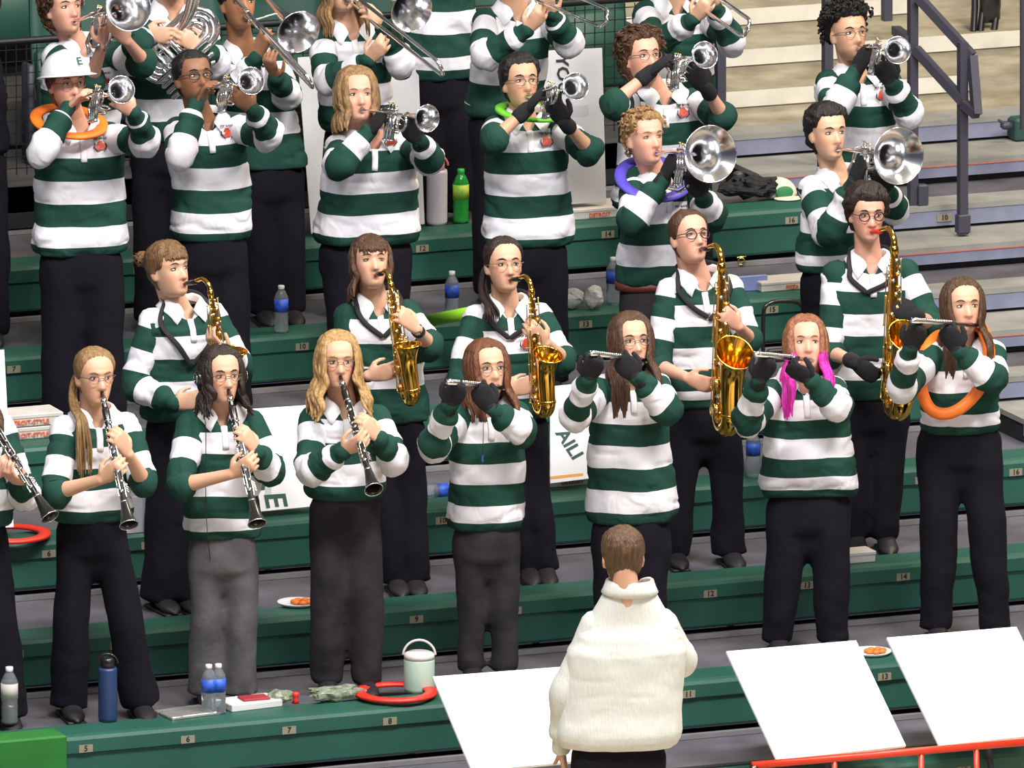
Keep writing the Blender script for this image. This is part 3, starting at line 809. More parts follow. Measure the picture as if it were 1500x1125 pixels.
SKIN = {'fair': (.66, .38, .255), 'pink': (.68, .36, .26), 'tan': (.58, .33, .21), 'brown': (.36, .17, .09), 'dark': (.24, .11, .06), 'olive': (.62, .38, .26)}
PEOPLE = {}
def person(id, k=None, label='', **a):
    """a: hd head centre px, hy/hp/hr head yaw, pitch, roll (deg, yaw to the right of the view); sh shoulder joints px; hip hem centre px; hw, cw half widths;
    eA/eB elbows, wA/wB wrists, hA/hB hand centres px; ft feet px x; w1, bp stripe pixels; slA/slB sleeve ends ('full'/'elbow')"""
    g = a.get
    Y0 = g('Y', (k*TREAD+.42) if k is not None else 0); Zf = g('Z', (k*RISE+DZ) if k is not None else -.45)
    hx, hyy = a['hip']; B = atY(hx, hyy, Y0); Bf = V((B.x, Y0, Zf))
    rnd = random.Random(id); seed = V((rnd.random()*50, rnd.random()*50, rnd.random()*50))
    at = lambda q, d=0.0: onplane(q[0], q[1], B+CB*d, CB)
    root = empty('person', Bf, label, 'person', g('group'))
    depthof = lambda p: (p-B).dot(CB)
    SC = g('scale', 1.0)
    ty = R_(g('ty', 10)); lat = RH*math.cos(ty) - CB*math.sin(ty); fwd = CB*math.cos(ty) + RH*math.sin(ty)
    sh = a['sh']; SA = at(sh[0]); SB = at(sh[1]); half = (SB-SA).length/2/max(.5, abs(math.cos(ty)))
    if math.cos(ty) < 0: lat = -lat
    mid = (SA+SB)/2; SA = mid-lat*half; SB = mid+lat*half
    # head frame
    hy = R_(a['hy']); hp = R_(g('hp', 0)+(0 if a['hy'] > 100 else 10 if g('hp', 0) < 10 else 4)); hr = R_(g('hr', 0))
    hf = CB*math.cos(hy)+RH*math.sin(hy); hl = RH*math.cos(hy)-CB*math.sin(hy)
    up = V((0, 0, 1)); f2 = hf*math.cos(hp)+up*math.sin(hp); u2 = up*math.cos(hp)-hf*math.sin(hp)
    l2 = hl*math.cos(hr)+u2*math.sin(hr); u3 = u2*math.cos(hr)-hl*math.sin(hr)
    HC = at(a['hd'], g('hdep', .03))
    HM = Matrix((l2, -f2, u3)).transposed().to_4x4(); HM.translation = HC
    hs = g('hs', 1.0)*SC; HM = HM @ Matrix.Scale(hs, 4)
    HI = HM.inverted()
    fat = g('fat', 0)
    tone = V(SKIN[a['skin']])
    # instrument first, so the hands can find it
    mouth = HM @ V((0, -.097, -.062)); axis = None
    if g('inst'):
        axis = INST[a['inst'][0]](mouth, at, HM, a['inst'], fwd, lat, B)      # list of world points along it
    def hand3(px, dflt):
        if axis:
            best = min(axis, key=lambda p: (proj(p)[0]-px[0])**2+(proj(p)[1]-px[1])**2)
            return at(px, depthof(best)+.0), best
        return at(px, dflt), None
    arms = {}
    Lu, Lf = .285*SC, .25*SC
    for sd, S in (('A', SA), ('B', SB)):
        if not g('h'+sd): continue
        H3, near = hand3(a['h'+sd], g('d'+sd, .15))
        dS = depthof(S); dH = depthof(H3)
        W = at(a['w'+sd], dH*.9+dS*.1)
        if (W-H3).length < .03: W = H3 + (S-H3).normalized()*.07
        # elbow depth that best keeps the bone lengths
        best = None
        for i in range(-30, 50):
            d = dS + i*.01; E = at(a['e'+sd], d)
            c = ((S-E).length-Lu)**2 + ((E-W).length-Lf)**2 + .02*(d-dS-.05)**2
            if best is None or c < best[0]: best = (c, E)
        E = best[1]
        arms[sd] = (S, E, W, H3, near)
    # ---------------- body
    mb = MB(); sk = MT['skin']
    hm = MB(); head_mb(hm, fat, sk)
    for e in (-1, 1):
        hm.ball((e*.0745, .012, -.008), (.008, .019, .031), sk, 10, 8, Matrix.Rotation(R_(e*-14), 3, 'Z') @ Matrix.Rotation(R_(-12), 3, 'X'))
        hm.ball((e*.031, -.070, .0135), (.0165, .010, .0055), sk, 10, 6)
    hm.xf(HM); mb.add(hm.v, hm.f, sk)
    nb = mid - fwd*.02 + V((0, 0, -.02)); nt = HM @ V((0, .03, -.03)); nm = nb.lerp(nt, .55) - fwd*.008
    nr = .056*(1+.3*fat)*SC*g('nk', 1)
    mb.tube([nb - V((0, 0, .06)), nb, nm, nt], [(nr*1.4, nr*1.05), (nr*1.2, nr*1.05), (nr, nr), (nr*.95, nr)], sk, 18, up=fwd)
    hip3 = B.copy()
    mb.tube([hip3, hip3.lerp(mid, .5), mid - V((0, 0, .06)), mid-V((0, 0, .01))], [(.13, .08), (.12, .08), (half*.7, .06), (half*.4, .045)], sk, 16, up=fwd)
    for sd, (S, E, W, H3, near) in arms.items():
        S_ = S + (mid-S)*.2 - V((0, 0, .035)); P, _ = resample(arm_pts(S_, E, W), .03); n = len(P)
        rr = [lerp(.043, .024, (i/(n-1)))*(1+.12*math.exp(-((i/(n-1)-.62)/.12)**2))*(1+.35*fat)*SC for i in range(n)]
        mb.tube(P, rr, sk, 12)
        h = (H3-W).normalized()
        away = -CB if g('palm'+sd) is None else (CB*a['palm'+sd][0]+RH*a['palm'+sd][1]+V((0, 0, a['palm'+sd][2])))
        if near is not None and (near-H3).length > .012: away = away*.6+(near-H3).normalized()*.6
        side = {'A': 1, 'B': -1}[sd]*g('side'+sd, 1)
        arms[sd] = (S, E, W, H3, near, h, away, side)
        hand(mb, W, h, away, g('curl', .75) if sd not in g('gl', '') else g('curl', .95), sk, (.80 if sd in g('gl', '') else .97)*SC*g('hk', 1), side)
    me = remeshed(mb, 'body', .0058)
    # skin colour per point in head coordinates
    n = len(me.vertices); co = [0.0]*(3*n); me.vertices.foreach_get('co', co); col = []
    beard = g('beard', 0)
    for i in range(n):
        p = V(co[3*i:3*i+3]); c = tone.copy()
        if (p-HC).length < .16*hs:
            q = HI @ p
            if q.y < -.03:
                lip = G(q.x, .021)**2*(1 if abs(q.z+.062) < .0115-.22*abs(q.x) else 0)
                if lip > .2: c = c.lerp(V((tone.x*.80, tone.y*.48, tone.z*.50)), .75)
                ck = G(abs(q.x)-.042, .02)*G(q.z+.03, .02)+.8*G(q.x, .012)*G(q.z+.034, .01)
                c = c.lerp(V((tone.x*1.0, tone.y*.72, tone.z*.72)), .55*ck)
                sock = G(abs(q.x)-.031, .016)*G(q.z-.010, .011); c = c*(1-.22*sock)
            if beard and q.z < -.03 and q.y < .03:
                d = max(sstep(-.055, -.085, q.z), G(q.z+.048, .006)*G(q.x, .03)) * (1 if abs(q.z+.062) > .012 or abs(q.x) > .02 else 0)
                c = c.lerp(V(g('bcol', (.05, .03, .02))), beard*d*(1-sstep(.0, .03, q.y)))
        col += [c.x, c.y, c.z, 1]
    ca = me.attributes.new('col', 'FLOAT_COLOR', 'POINT'); ca.data.foreach_set('color', col)
    if not me.materials: me.materials.append(sk)
    body = bpy.data.objects.new('body', me); COL.objects.link(body); body.parent = root; body.matrix_parent_inverse = root.matrix_basis.inverted()
    # ---------------- eyes, brows
    hc = a['hair'][1]; HMAT = hairm(hc)
    if a['hy'] < 100:
        for e in (-1, 1):
            b = MB(); b.ball((e*.031, -.0725, .006), (.0135, .008, .0048 if not g('shut') else .002), MT['eyewhite'], 12, 8)
            b.ball((e*.031+.002, -.0785, .0065), (.0052, .0035, .0046 if not g('shut') else .0015), MT['iris'], 10, 6)
            b.tube([(e*.031-.015, -.073, .008), (e*.031-.006, -.081, .0125), (e*.031+.006, -.081, .0125), (e*.031+.015, -.073, .008)], .0016, MT['iris'], 6)
            b.xf(HM).build('eye', body)
            b = MB(); b.tube([(e*.014, -.090, .027), (e*.028, -.0885, .0325), (e*.040, -.081, .031), (e*.050, -.069, .025)], [(.0016, .003), (.0018, .0036), (.0016, .003), (.0012, .0018)], HMAT, 6)
            b.xf(HM).build('eyebrow', body)
    # ---------------- shirt
    hip = B; hw = g('hw', .18); cw = g('cw', hw); shw = half+.03
    z1 = g('w1'); bp = g('bp', 31); sp = bp/ (FPX/((hip-CAM).dot(FW))*math.cos(PITCH))      # stripe height in metres
    top = mid
    zw1 = at((hx, z1)).z if z1 else hip.z+.4
    def su_z(z): return 2+(zw1-z)/sp
    SHM = g('shm', MT['shirt'])
    if g('torso', True):
        b = MB(); dp = g('dp', .115); NR = 56; NT = 46
        neckz = mid.z+.062*SC; vs = []; su = []; hmv = []
        L = (mid.z-hip.z)
        keys = [(-.02, hw*.93, dp*.92), (0, hw*.98, dp*.98), (.045, hw*1.02, dp*1.04), (.1, hw*1.035, dp*1.07), (.3, lerp(hw, cw, .4), dp*1.0), (.55, lerp(hw, cw, .8), dp*.98), (.75, cw, dp*1.0), (.88, lerp(cw, shw, .6), dp*.92), (.97, shw*1.0, dp*.72)]
        drop = g('sag', 0)
        def key(t):
            if t <= keys[0][0]: return keys[0][1:]
            for p, q in zip(keys, keys[1:]):
                if t <= q[0]:
                    s = (t-p[0])/(q[0]-p[0]); s = s*s*(3-2*s); return lerp(p[1], q[1], s), lerp(p[2], q[2], s)
            return keys[-1][1:]
        rows = []; NZ_ = g('nz', .062)*SC
        hem = g('hem', .032); q_ = su_z(hip.z+hem)
        if int(q_) % 2 == 0 and q_-int(q_) < .3 and z1: hem += (q_-int(q_))*sp
        for i in range(NR):
            t = -.02+.99*i/(NR-1); c = hip.lerp(mid, max(0, t)); c.z = hip.z+L*t
            w, d = key(t); c = c + fwd*(g('belly', 0)*math.exp(-((t-.3)/.22)**2)*.5); d += g('belly', 0)*math.exp(-((t-.3)/.22)**2)*.5
            rows.append((c, w, d, t))
        for q in range(1, 8):      # shoulders up to the neck
            s = q/7; c = mid + V((0, 0, lerp(-.03*L, NZ_, s**.8)))-fwd*.012*s
            w = lerp(shw, nr*g('sn', 1.35), s**.62); d = lerp(dp*.72, nr*g('sn', 1.35), s**.8); rows.append((c, w, d, .97+.03*s))
        for ri, (c, w, d, t) in enumerate(rows):
            for j in range(NT):
                an = 2*math.pi*j/NT; ca_, sa_ = math.cos(an), math.sin(an)
                vdrop = (.022*SC*((ri-NR+1)/7)**1.5*max(0, sa_)**2 + .060*SC*((ri-NR+1)/7)*math.exp(-((an-math.pi/2)/.30)**2)) if ri >= NR else 0
                e = 2/2.35; x = math.copysign(abs(ca_)**e, ca_)*w; y = math.copysign(abs(sa_)**e, sa_)*d
                p = c + lat*x + fwd*y - V((0, 0, vdrop))
                if t < .97:
                    nn = (lat*ca_ + fwd*sa_)
                    q = V((x*1.0, y*1.0, c.z))
                    f1 = noise.noise(V((x*9, y*9, c.z*7))+seed)*.014 + noise.noise(V((x*13+c.z*9, y*13, c.z*10))+seed)*.008
                    f2_ = math.sin(j*1.1+noise.noise(V((x*5, y*5, c.z*3))+seed)*6)*.0035*math.exp(-((t-.05)/.14)**2)
                    fold = abs(noise.noise(V((x*6+c.z*5, y*6, c.z*11-x*5))+seed*1.7)); f1 -= .009*(max(0, .22-fold)/.22)**1.5*(1-sstep(.8, .97, t)); f1 *= g('wr', 1)
                    p = p + nn*(f1+f2_)*(1-.6*sstep(.8, .97, t))
                    p.z += drop*(1-t)*math.cos(an-g('sagd', 1.57))
                vs.append(p); zz = c.z - (lat*x).z
                su.append(su_z(c.z + .012*noise.noise(V((x*5, y*5, 3))+seed)*(1 if t < .9 else 0))); hmv.append(1.0 if c.z-hip.z < hem else 0.0)
        nr_ = len(rows); fs = [(i*NT+j, i*NT+(j+1) % NT, (i+1)*NT+(j+1) % NT, (i+1)*NT+j) for i in range(nr_-1) for j in range(NT)]
        fs.append(tuple(range(NT))[::-1])
        SV = [list(vs[r*NT:(r+1)*NT]) for r in range(nr_)]
        def colpt(an, dist, off):
            an %= 2*math.pi; jf = an/(2*math.pi)*NT; j0 = int(jf) % NT; j1 = (j0+1) % NT; q = jf-int(jf); prev = SV[-1][j0].lerp(SV[-1][j1], q); d = 0; out = lat*math.cos(an)+fwd*math.sin(an)
            for r in range(nr_-2, -1, -1):
                p = SV[r][j0].lerp(SV[r][j1], q); l = (p-prev).length
                if d+l >= dist: 
                    t_ = (p-prev).normalized(); nn = (out-t_*out.dot(t_)).normalized(); return prev.lerp(p, (dist-d)/max(l, 1e-6)) + nn*off
                d += l; prev = p
            return prev+out*off
        b.add(vs, fs, SHM, {'su': su, 'hm': hmv})
        for sd, ar in arms.items():
            S, E, W, H3 = ar[:4]
            full = g('sl'+sd, 'full') == 'full'
            W2 = W if full else E.lerp(W, g('cut'+sd, .12))
            S_ = S + (mid-S)*.22 - V((0, 0, .012)); P = arm_pts(S_, E + V((0, 0, -.008)), W2) if full else arm_pts(S_, E, E.lerp(W, .30))
            if not full:
                P = P[:-6]
            P, Ln = resample(P, .0125); n = len(P); su0 = su_z(S.z+.03) - .35; suv = []; hv = []; rr = []
            sr = g('sr', 1.0)*SC
            Lua = (E-S).length
            for i in range(n):
                d = Ln*i/(n-1); t = i/(n-1); suv.append(su0 + g('so'+sd, 0) + d/sp); hv.append(1.0 if (full and Ln-d < .045) or (not full and Ln-d < .05) else 0.0)
                if full:
                    r = lerp(.068, .049, t)*sr
                    r += .012*math.exp(-((d-Lua-.02)/.06)**2)*sr
                    if Ln-d < .05: r = .037*SC if Ln-d < .04 else .043*SC
                    r += .006*sstep(0, .02, Ln-d-.05)*math.exp(-((Ln-d-.075)/.02)**2)
                else:
                    r = lerp(.068, .060, t)*sr
                    if Ln-d < .028: r += .005
                rr.append(r)
            st = len(b.v); b.tube(P, rr, SHM, 26, attrs={'su': suv, 'hm': hv}, cap=2)
            for i in range(st, st+26*n):
                r_i = min((i-st)//26, n-1); p = b.v[i]; c = P[r_i]; d = p-c
                if d.length < 1e-6: continue
                dd = Ln*r_i/(n-1)
                el = math.exp(-((dd-Lua)/.10)**2)
                w = noise.noise(V((p.x*13, p.y*13, p.z*13))+seed)*.007 + math.sin(dd*90+noise.noise(p*9+seed)*5)*.003*(.25+el)
                fd = abs(noise.noise(p*8+seed*.3)); w -= .008*(max(0, .24-fd)/.24)**1.5; w *= g('wr', 1)
                b.v[i] = p + d.normalized()*w + V((0, 0, -.012))*el*max(0, -d.normalized().z)
        shirt = b.build('shirt', root)
        # collar and placket
        if g('collar', True):
            c = MB(); cm = MT['white_cloth'] if not g('jacket') else SHM
            vs = []; N = 44; gap = .50
            for j in range(N+1):
                an = math.pi/2+gap/2 + (2*math.pi-gap)*j/N; wf = max(0, math.sin(an))**1.3; fr = abs(j/N*2-1)**6
                tp = colpt(an, 0, 0); ctr = mid + V((0, 0, NZ_))-fwd*.012; inn = (ctr-tp); inn.z = 0; inn.normalize(); F = (.040+.008*wf+.016*fr)*SC
                vs += [tp+inn*.006-V((0, 0, .012)), tp+inn*.006+V((0, 0, .014)), tp+V((0, 0, .021)), tp-inn*.008+V((0, 0, .016)), colpt(an, F*.5, .010), colpt(an, F, .010), colpt(an, F+.002, .005)]
            K_ = 7; fs = [(j*K_+i, j*K_+i+1, (j+1)*K_+i+1, (j+1)*K_+i) for j in range(N) for i in range(K_-1)]
            c.add(vs, fs, cm); c.build('collar', shirt)
            if not g('jacket') and a['hy'] < 100:
                MB().tube([colpt(math.pi/2, .004+.115*i/7, .002) for i in range(8)], [(.0145, .004)]*8, cm, 8, up=fwd, cap=1).build('placket', shirt)
        if g('logo', False):
            lz = zw1-sp*.45; t = (lz-hip.z)/L; cx = hip.lerp(mid, t); w, d = key(t); lx = g('lx', .085)*.92
            def surf(x, z):
                t = (z-hip.z)/L; cx = hip.lerp(mid, t); w, d = key(t); e = 2.35
                yy = d*max(0, 1-(abs(x)/w)**e)**(1/e); q = V((cx.x, cx.y, z))+lat*x+fwd*(yy+.006); return q
            N = 14; vs = [surf(lx, lz-.008)+fwd*.003]
            for j in range(N):
                an = 2*math.pi*j/N; r = .021*(1+.18*math.cos(an*3+1)); vs.append(surf(lx+math.cos(an)*r, lz-.008+math.sin(an)*r*.95)+fwd*.003)
            mk = MB().add(vs, [(0, 1+j, 1+(j+1) % N) for j in range(N)], MT['logo'])
            for dx in (-.026, .024): mk.tube([surf(lx+dx, lz-.0)+fwd*.003, surf(lx+dx*1.1, lz-.016)+fwd*.003, surf(lx+dx*.5, lz-.034)+fwd*.003], [.0022, .003, .001], MT['dark'], 5)
            em = mk.build('emblem', shirt)
            q = surf(lx, lz+.024); nrm = (surf(lx+.01, lz+.024)-surf(lx-.01, lz+.024)).normalized()
            text('PEP BAND', 'lettering', .0145, MT['dark'], frame(q+fwd*.006, nrm, V((0, 0, 1))), shirt, True)
    # ---------------- trousers and shoes
    if g('legs', True):
        tm = MT[g('tm', 'black')]; b = MB(); ft = a['ft']; lw = g('lw', .095); bw = g('bw', .075)
        pel = [hip + V((0, 0, .09)), hip+V((0, 0, .02)), hip + V((0, 0, -.06)), hip + V((0, 0, -.14)), hip+V((0, 0, -.18))]
        pw = g('pw', hw*.92)
        b.tube(pel, [(pw*.80, .085), (pw*.86, .10), (pw*.95, .108), (pw*.98, .105), (pw*.75, .08)], tm, 28, up=fwd, exps=2.3)
        feet = []
        for s_, fx in zip((-1, 1), ft):
            fp = onplane(fx, 900, B+CB*g('fd', 0), CB); F = V((fp.x, fp.y, Zf)); F = B + RH*((F-B).dot(RH)) + CB*(g('fd', 0)*s_); F.z = Zf
            top_ = hip + lat*(s_*pw*.46) + V((0, 0, -.04)); ank = F + V((0, 0, .05))
            kn = top_.lerp(ank, .50) + fwd*.015 + lat*(s_*.0)
            P, Ln = resample(smoothpath([top_, kn, ank], 8), .03); n = len(P); rr = []
            for i in range(n):
                t = i/(n-1); r = lerp(min(lw, pw*.52), g('kw', (lw+bw)/2*.88), sstep(0, .5, t)) if t < .5 else lerp(g('kw', (lw+bw)/2*.88), bw, sstep(.5, 1, t))
                rr.append((r, r*.98))
            st = len(b.v); b.tube(P, rr, tm, 22, up=fwd, cap=1)
            for i in range(st, len(b.v)):
                ri = min((i-st)//22, n-1); t = ri/(n-1); p = b.v[i]; d = p-P[ri]
                if d.length > 1e-6: b.v[i] = p + d.normalized()*(noise.noise(V((p.x*8, p.y*8, p.z*6))+seed)*.012 + noise.noise(V((p.x*14, p.y*14, p.z*22))+seed)*.008*(.5+sstep(.6, 1, t)))
            feet.append(F)
        me_t = remeshed(b, 'trousers', .015, 5); 
        if not me_t.materials: me_t.materials.append(tm)
        tr = bpy.data.objects.new('trousers', me_t); COL.objects.link(tr); tr.parent = root; tr.matrix_parent_inverse = root.matrix_basis.inverted()
        for F in feet:
            fdir = (fwd*.9+lat*0).normalized(); m = frame(F, fdir.cross(V((0, 0, 1))), fdir)
            s = MB(); ks = [(-.09, .030, .035, .040), (-.06, .036, .042, .055), (0, .040, .040, .058), (.06, .043, .030, .036), (.12, .044, .024, .026), (.155, .034, .018, .020), (.172, .014, .010, .014)]
            s.tube([(0, y, zc+.006) for y, w, h_, zc in ks], [(w, h_) for y, w, h_, zc in ks], MT['shoe'], 14, up=(0, 0, 1))
            for v in s.v: v.z = max(v.z, .0)
            s.box((0, .04, .008), (.082, .25, .016), MT['shoe'], bev=.006)
            s.xf(m); s.build('shoe', root)
    # ---------------- gloves
    for sd in g('gl', ''):
        S, E, W, H3, near, h, away, side = arms[sd]
        b = MB(); fw = (W-E).normalized()
        b.tube([W-fw*.05, W-fw*.02, W+h*.01], [.036*SC, .034*SC, .032*SC], MT['glove'], 16)
        hand(b, W, h, away, g('curl', .95), MT['glove'], .98*SC*g('hk', 1), side, 1.28)
        b.build('glove', root)
    # ---------------- hair
    hairdo(root, HM, a['hair'], HMAT, mid, fwd, lat, seed, rnd, hs)
    # ---------------- glasses
    if g('gls'):
        mt, rx = a['gls']; b = MB()
        for e in (-1, 1):
            b.tube([(e*.033+rx*math.cos(t), -.097+.010*abs(math.cos(t))*(math.cos(t)*e > 0), .004+rx*.84*math.sin(t)) for t in [2*math.pi*i/20 for i in range(20)]], .0017 if mt is MT['wire'] or mt is MT['wiregold'] else .0027, mt, 6, closed=True)
            b.tube([(e*(.033+rx), -.088, .010), (e*.072, -.06, .012), (e*.079, .0, .006)], .0018, mt, 6)
        b.tube([(-.033+rx, -.097, .006), (0, -.104, .009), (.033-rx, -.097, .006)], .0018, mt, 6)
        b.xf(HM).build('eyeglasses', root)
    if g('nstrap'):
        b = MB(); tg = a['nstrap']; tgp = onplane(tg[0], tg[1], B+CB*.16, CB); Dm = max(.10, (mid.z+.03-tgp.z)*1.05); xo = (tgp-mid).dot(lat)
        for s_ in (-1, 1):
            P = [nb+V((0, 0, .115))-fwd*.075]+[colpt(math.pi/2+s_*1.9, .0, .014)+V((0, 0, .012))]+[colpt(math.pi/2+s_*lerp(1.35, .03, q)**1.0-xo*3*q, lerp(.012, Dm, q), .016) for q in (0, .2, .4, .6, .8, 1)]
            P = smoothpath(P, 4); b.tube(P, [(.0115, .0022)]*len(P), MT['strap'], 6, up=fwd)
        b.build('neck_strap', root)
    PEOPLE[id] = dict(root=root, HM=HM, at=at, B=B, fwd=fwd, lat=lat, mid=mid, nb=nb, nr=nr, arms=arms, mouth=mouth, half=half, hip=hip)
    return PEOPLE[id]

# ------------------------------------------------------------------ hair
def hairdo(root, HM, spec, m, mid, fwd, lat, seed, rnd, hs):
    style, colr = spec[0], spec[1]; o = spec[2] if len(spec) > 2 else {}
    th = o.get('th', {'long': .017, 'curly': .03, 'short': .016, 'afro': .05, 'pony': .010, 'bun': .014, 'back': .010, 'buzz': .007, 'shoulder': .016}[style])
    fore = o.get('fore', .080); rough = o.get('rough', {'curly': .012, 'afro': .010, 'short': .007}.get(style, .003))
    NP, NZ = 72, 46; vs = []
    low = o.get('low', -.075)
    for i in range(NZ+1):
        z = -.095+.217*i/NZ
        for j in range(NP):
            ph = 2*math.pi*j/NP; p = headpt(ph, z, 0, False)
            c = math.cos(ph)
            # height of the hairline round the head
            if style in ('long', 'pony', 'back', 'bun') and c > .05 and not o.get('fringe'): zl = lerp(o.get('temple', -.005), fore+.012, sstep(.05, 1.0, c)**.8)
            elif c > .75: zl = fore
            elif c > .12: zl = lerp(o.get('temple', .012), fore, sstep(.30, .72, c))
            elif c > -.12: zl = lerp(o.get('side', -.030), o.get('temple', .012), sstep(-.12, .12, c))
            else: zl = lerp(low, o.get('side', -.030), sstep(-.55, -.12, c))
            zl += .004*noise.noise(V((math.sin(ph)*9, c*9, 2))+seed)
            mk = sstep(zl-.006, zl+.007, z)
            d = V((p.x, p.y-.01, (z-.01)*.9)).normalized()
            tk = th*(.22+.78*sstep(zl, zl+.045, z)) if c > .1 and not o.get('fringe') else th*(.6+.4*sstep(zl, zl+.05, z))
            r = noise.noise(p*38+seed)*rough + noise.noise(p*85+seed)*rough*.6
            if rough < .005: r += math.sin(ph*34+noise.noise(p*20+seed)*3)*.0014
            q = p + d*((tk+r)*mk - .012*(1-mk)); vs.append(q)
    fs = [(i*NP+j, i*NP+(j+1) % NP, (i+1)*NP+(j+1) % NP, (i+1)*NP+j) for i in range(NZ) for j in range(NP)]
    fs.append(tuple(range(NZ*NP, NZ*NP+NP))); fs.append(tuple(range(NP))[::-1])
    b = MB(); b.add(vs, fs, m)
    HI = HM.inverted(); Lz = lambda v: (HI @ v)
    down = (HI.to_3x3() @ V((0, 0, -1))).normalized()
    def lock(ph, ln, w, zs=.085, out=.014, wave=0, frontx=0, tip=.25, flare=0, wf=26):
        """a lock of hair from the crown down the side at azimuth ph (0 front) then hanging ln below the ear"""
        P = [];  sx = math.sin(ph); cx = -math.cos(ph)
        for z in (zs, .05, .01, -.03, -.065):
            q = headpt(ph, z, 0, False); d = V((q.x, q.y-.01, 0)).normalized(); P.append(q + d*(lerp(.004, out, sstep(.085, -.06, z))+.25*flare*(zs-z)))
        p = P[-1]; n = max(2, int(ln/.03)); d = V((sx, cx, 0))
        for i in range(1, n+1):
            q = p + down*(ln*i/n) + d*(.02*sstep(0, .06, ln*i/n)+flare*ln*i/n*.5)
            if cx < .1: q = q + V((0, -1, 0))*(.075*sstep(.03, .12, ln*i/n))       # lies on the chest
            P.append(q)
        P = smoothpath(P, 4); N = len(P); off = rnd.random()*6
        Q = []
        for i, p in enumerate(P):
            t = i/(N-1); w_ = wave*sstep(.15, .5, t); Q.append(p + V((math.cos(ph), math.sin(ph), 0))*(math.sin(t*wf+off)*w_+(rnd.random()-.5)*.001) + V((sx, cx, 0))*(math.cos(t*wf+off)*w_*.6))
        rr = [(w*lerp(.8, 1, min(1, t*4))*(1 if t < .75 else lerp(1, tip, (t-.75)/.25)), w*.55*(1 if t < .75 else lerp(1, tip, (t-.75)/.25))) for t in [i/(N-1) for i in range(N)]]
        if m2 is not m:
            c = next((i for i, p in enumerate(P) if p.z < o.get('zsplit', -.02)), N-2); b.tube(Q[:c+1], rr[:c+1], m, 7); b.tube(Q[c:], rr[c:], m2, 7)
        else: b.tube(Q, rr, m, 7)
    m2 = hairm(o['m2']) if 'm2' in o else m
    if style in ('long', 'shoulder'):
        ln = o.get('ln', .18); a0 = o.get('a0', 58)
        cnt = o.get('n', 46)
        for q in range(cnt):
            ph = R_(a0 + (360-2*a0)*(q+.5)/cnt + rnd.uniform(-2, 2)); fr = math.cos(ph) > -.1
            L_ = ln*rnd.uniform(.86, 1.05)
            if 'lnL' in o and math.sin(ph) < 0: L_ *= o['lnL']
            if 'lnR' in o and math.sin(ph) > 0: L_ *= o['lnR']
            lock(ph, L_, rnd.uniform(.009, .014)*o.get('w', 1), out=o.get('out', .017)+.005*rnd.random(), wave=o.get('wave', .003), flare=o.get('flare', .08), wf=o.get('wf', 22))
    if style == 'shoulder' or o.get('fringe'):
        for q in range(26):
            x = lerp(-.058, .058, q/25); P = []; fz_ = o.get('fz', .036)+rnd.uniform(-.008, .010)+.35*abs(x)*-.2
            for z in (.115, .10, .075, .055, fz_):
                w, f, _ = hslice(z); y = -f*math.sqrt(max(.05, 1-(x/max(w, abs(x)+.004))**2)); P.append(V((x*(.5+.5*sstep(.12, .07, z)), y-.011, z)))
            if o.get('fringe'): b.tube(smoothpath(P, 3), [(.0042, .003)]*11+[(.003, .002), (.001, .001)], m, 6)
    if style in ('curly', 'afro') or o.get('tufts'):
        n = o.get('tufts', 260 if style == 'curly' else 560); cr = .012 if style == 'curly' else .0075
        for q in range(n):
            ph = rnd.uniform(0, 2*math.pi); z = rnd.uniform(-.07, .122)**1 if True else 0
            c = math.cos(ph); zl = fore if c > .6 else (o.get('temple', .03) if c > .1 else (o.get('side', -.01)+.01 if c > -.2 else low))
            if z < zl: continue
            p = headpt(ph, z, 0, False); d = V((p.x, p.y-.01, (z-.01)*.9)).normalized(); p = p + d*(th+rough*.6)*rnd.uniform(.6, 1.05)
            if style in ('curly', 'afro') or o.get('tufts'):
                t1 = d.cross(V((rnd.uniform(-1, 1), rnd.uniform(-1, 1), rnd.uniform(-1, 1)))).normalized(); t2 = d.cross(t1); rr = cr*rnd.uniform(.7, 1.3)*o.get('cs', 1)
                P = [p + t1*(math.cos(a_)*rr) + t2*(math.sin(a_)*rr) + d*(.006*math.sin(a_*.7)) for a_ in [i*.75 for i in range(7)]]
                b.tube(P, [.0035, .0045, .005, .005, .0045, .004, .002], m, 5)
            else: b.ball(p, rnd.uniform(.006, .011), m, 6, 4)
    if style == 'pony':
        p0 = V((0, .10, .03)); b.ball(p0+V((0, .008, 0)), (.02, .022, .02), m, 10, 8)
        sx = o.get('sx', -1); ln = o.get('ln', .22)
        for q in range(18):
            dx, dy = rnd.uniform(-.014, .014), rnd.uniform(-.012, .012)
            P = [p0, V((sx*.04+dx, .115+dy, .0)), V((sx*.075+dx, .08+dy, -.07)), V((sx*(.085+o.get('px', 0))+dx*1.3, .02+dy, -.13)), V((sx*(.08+o.get('px', 0))+dx*1.5, -.045+dy, -.17))]
            P += [P[-1]+down*ln*.5+V((dx, dy*.3-.03, 0)), P[-1]+down*ln*rnd.uniform(.85, 1.1)+V((dx, dy*.3-.04, 0))]
            P = smoothpath(P, 4); N = len(P); b.tube(P, [.007*(1 if i < N*.7 else lerp(1, .2, (i/N-.7)/.3)) for i in range(N)], m, 6)
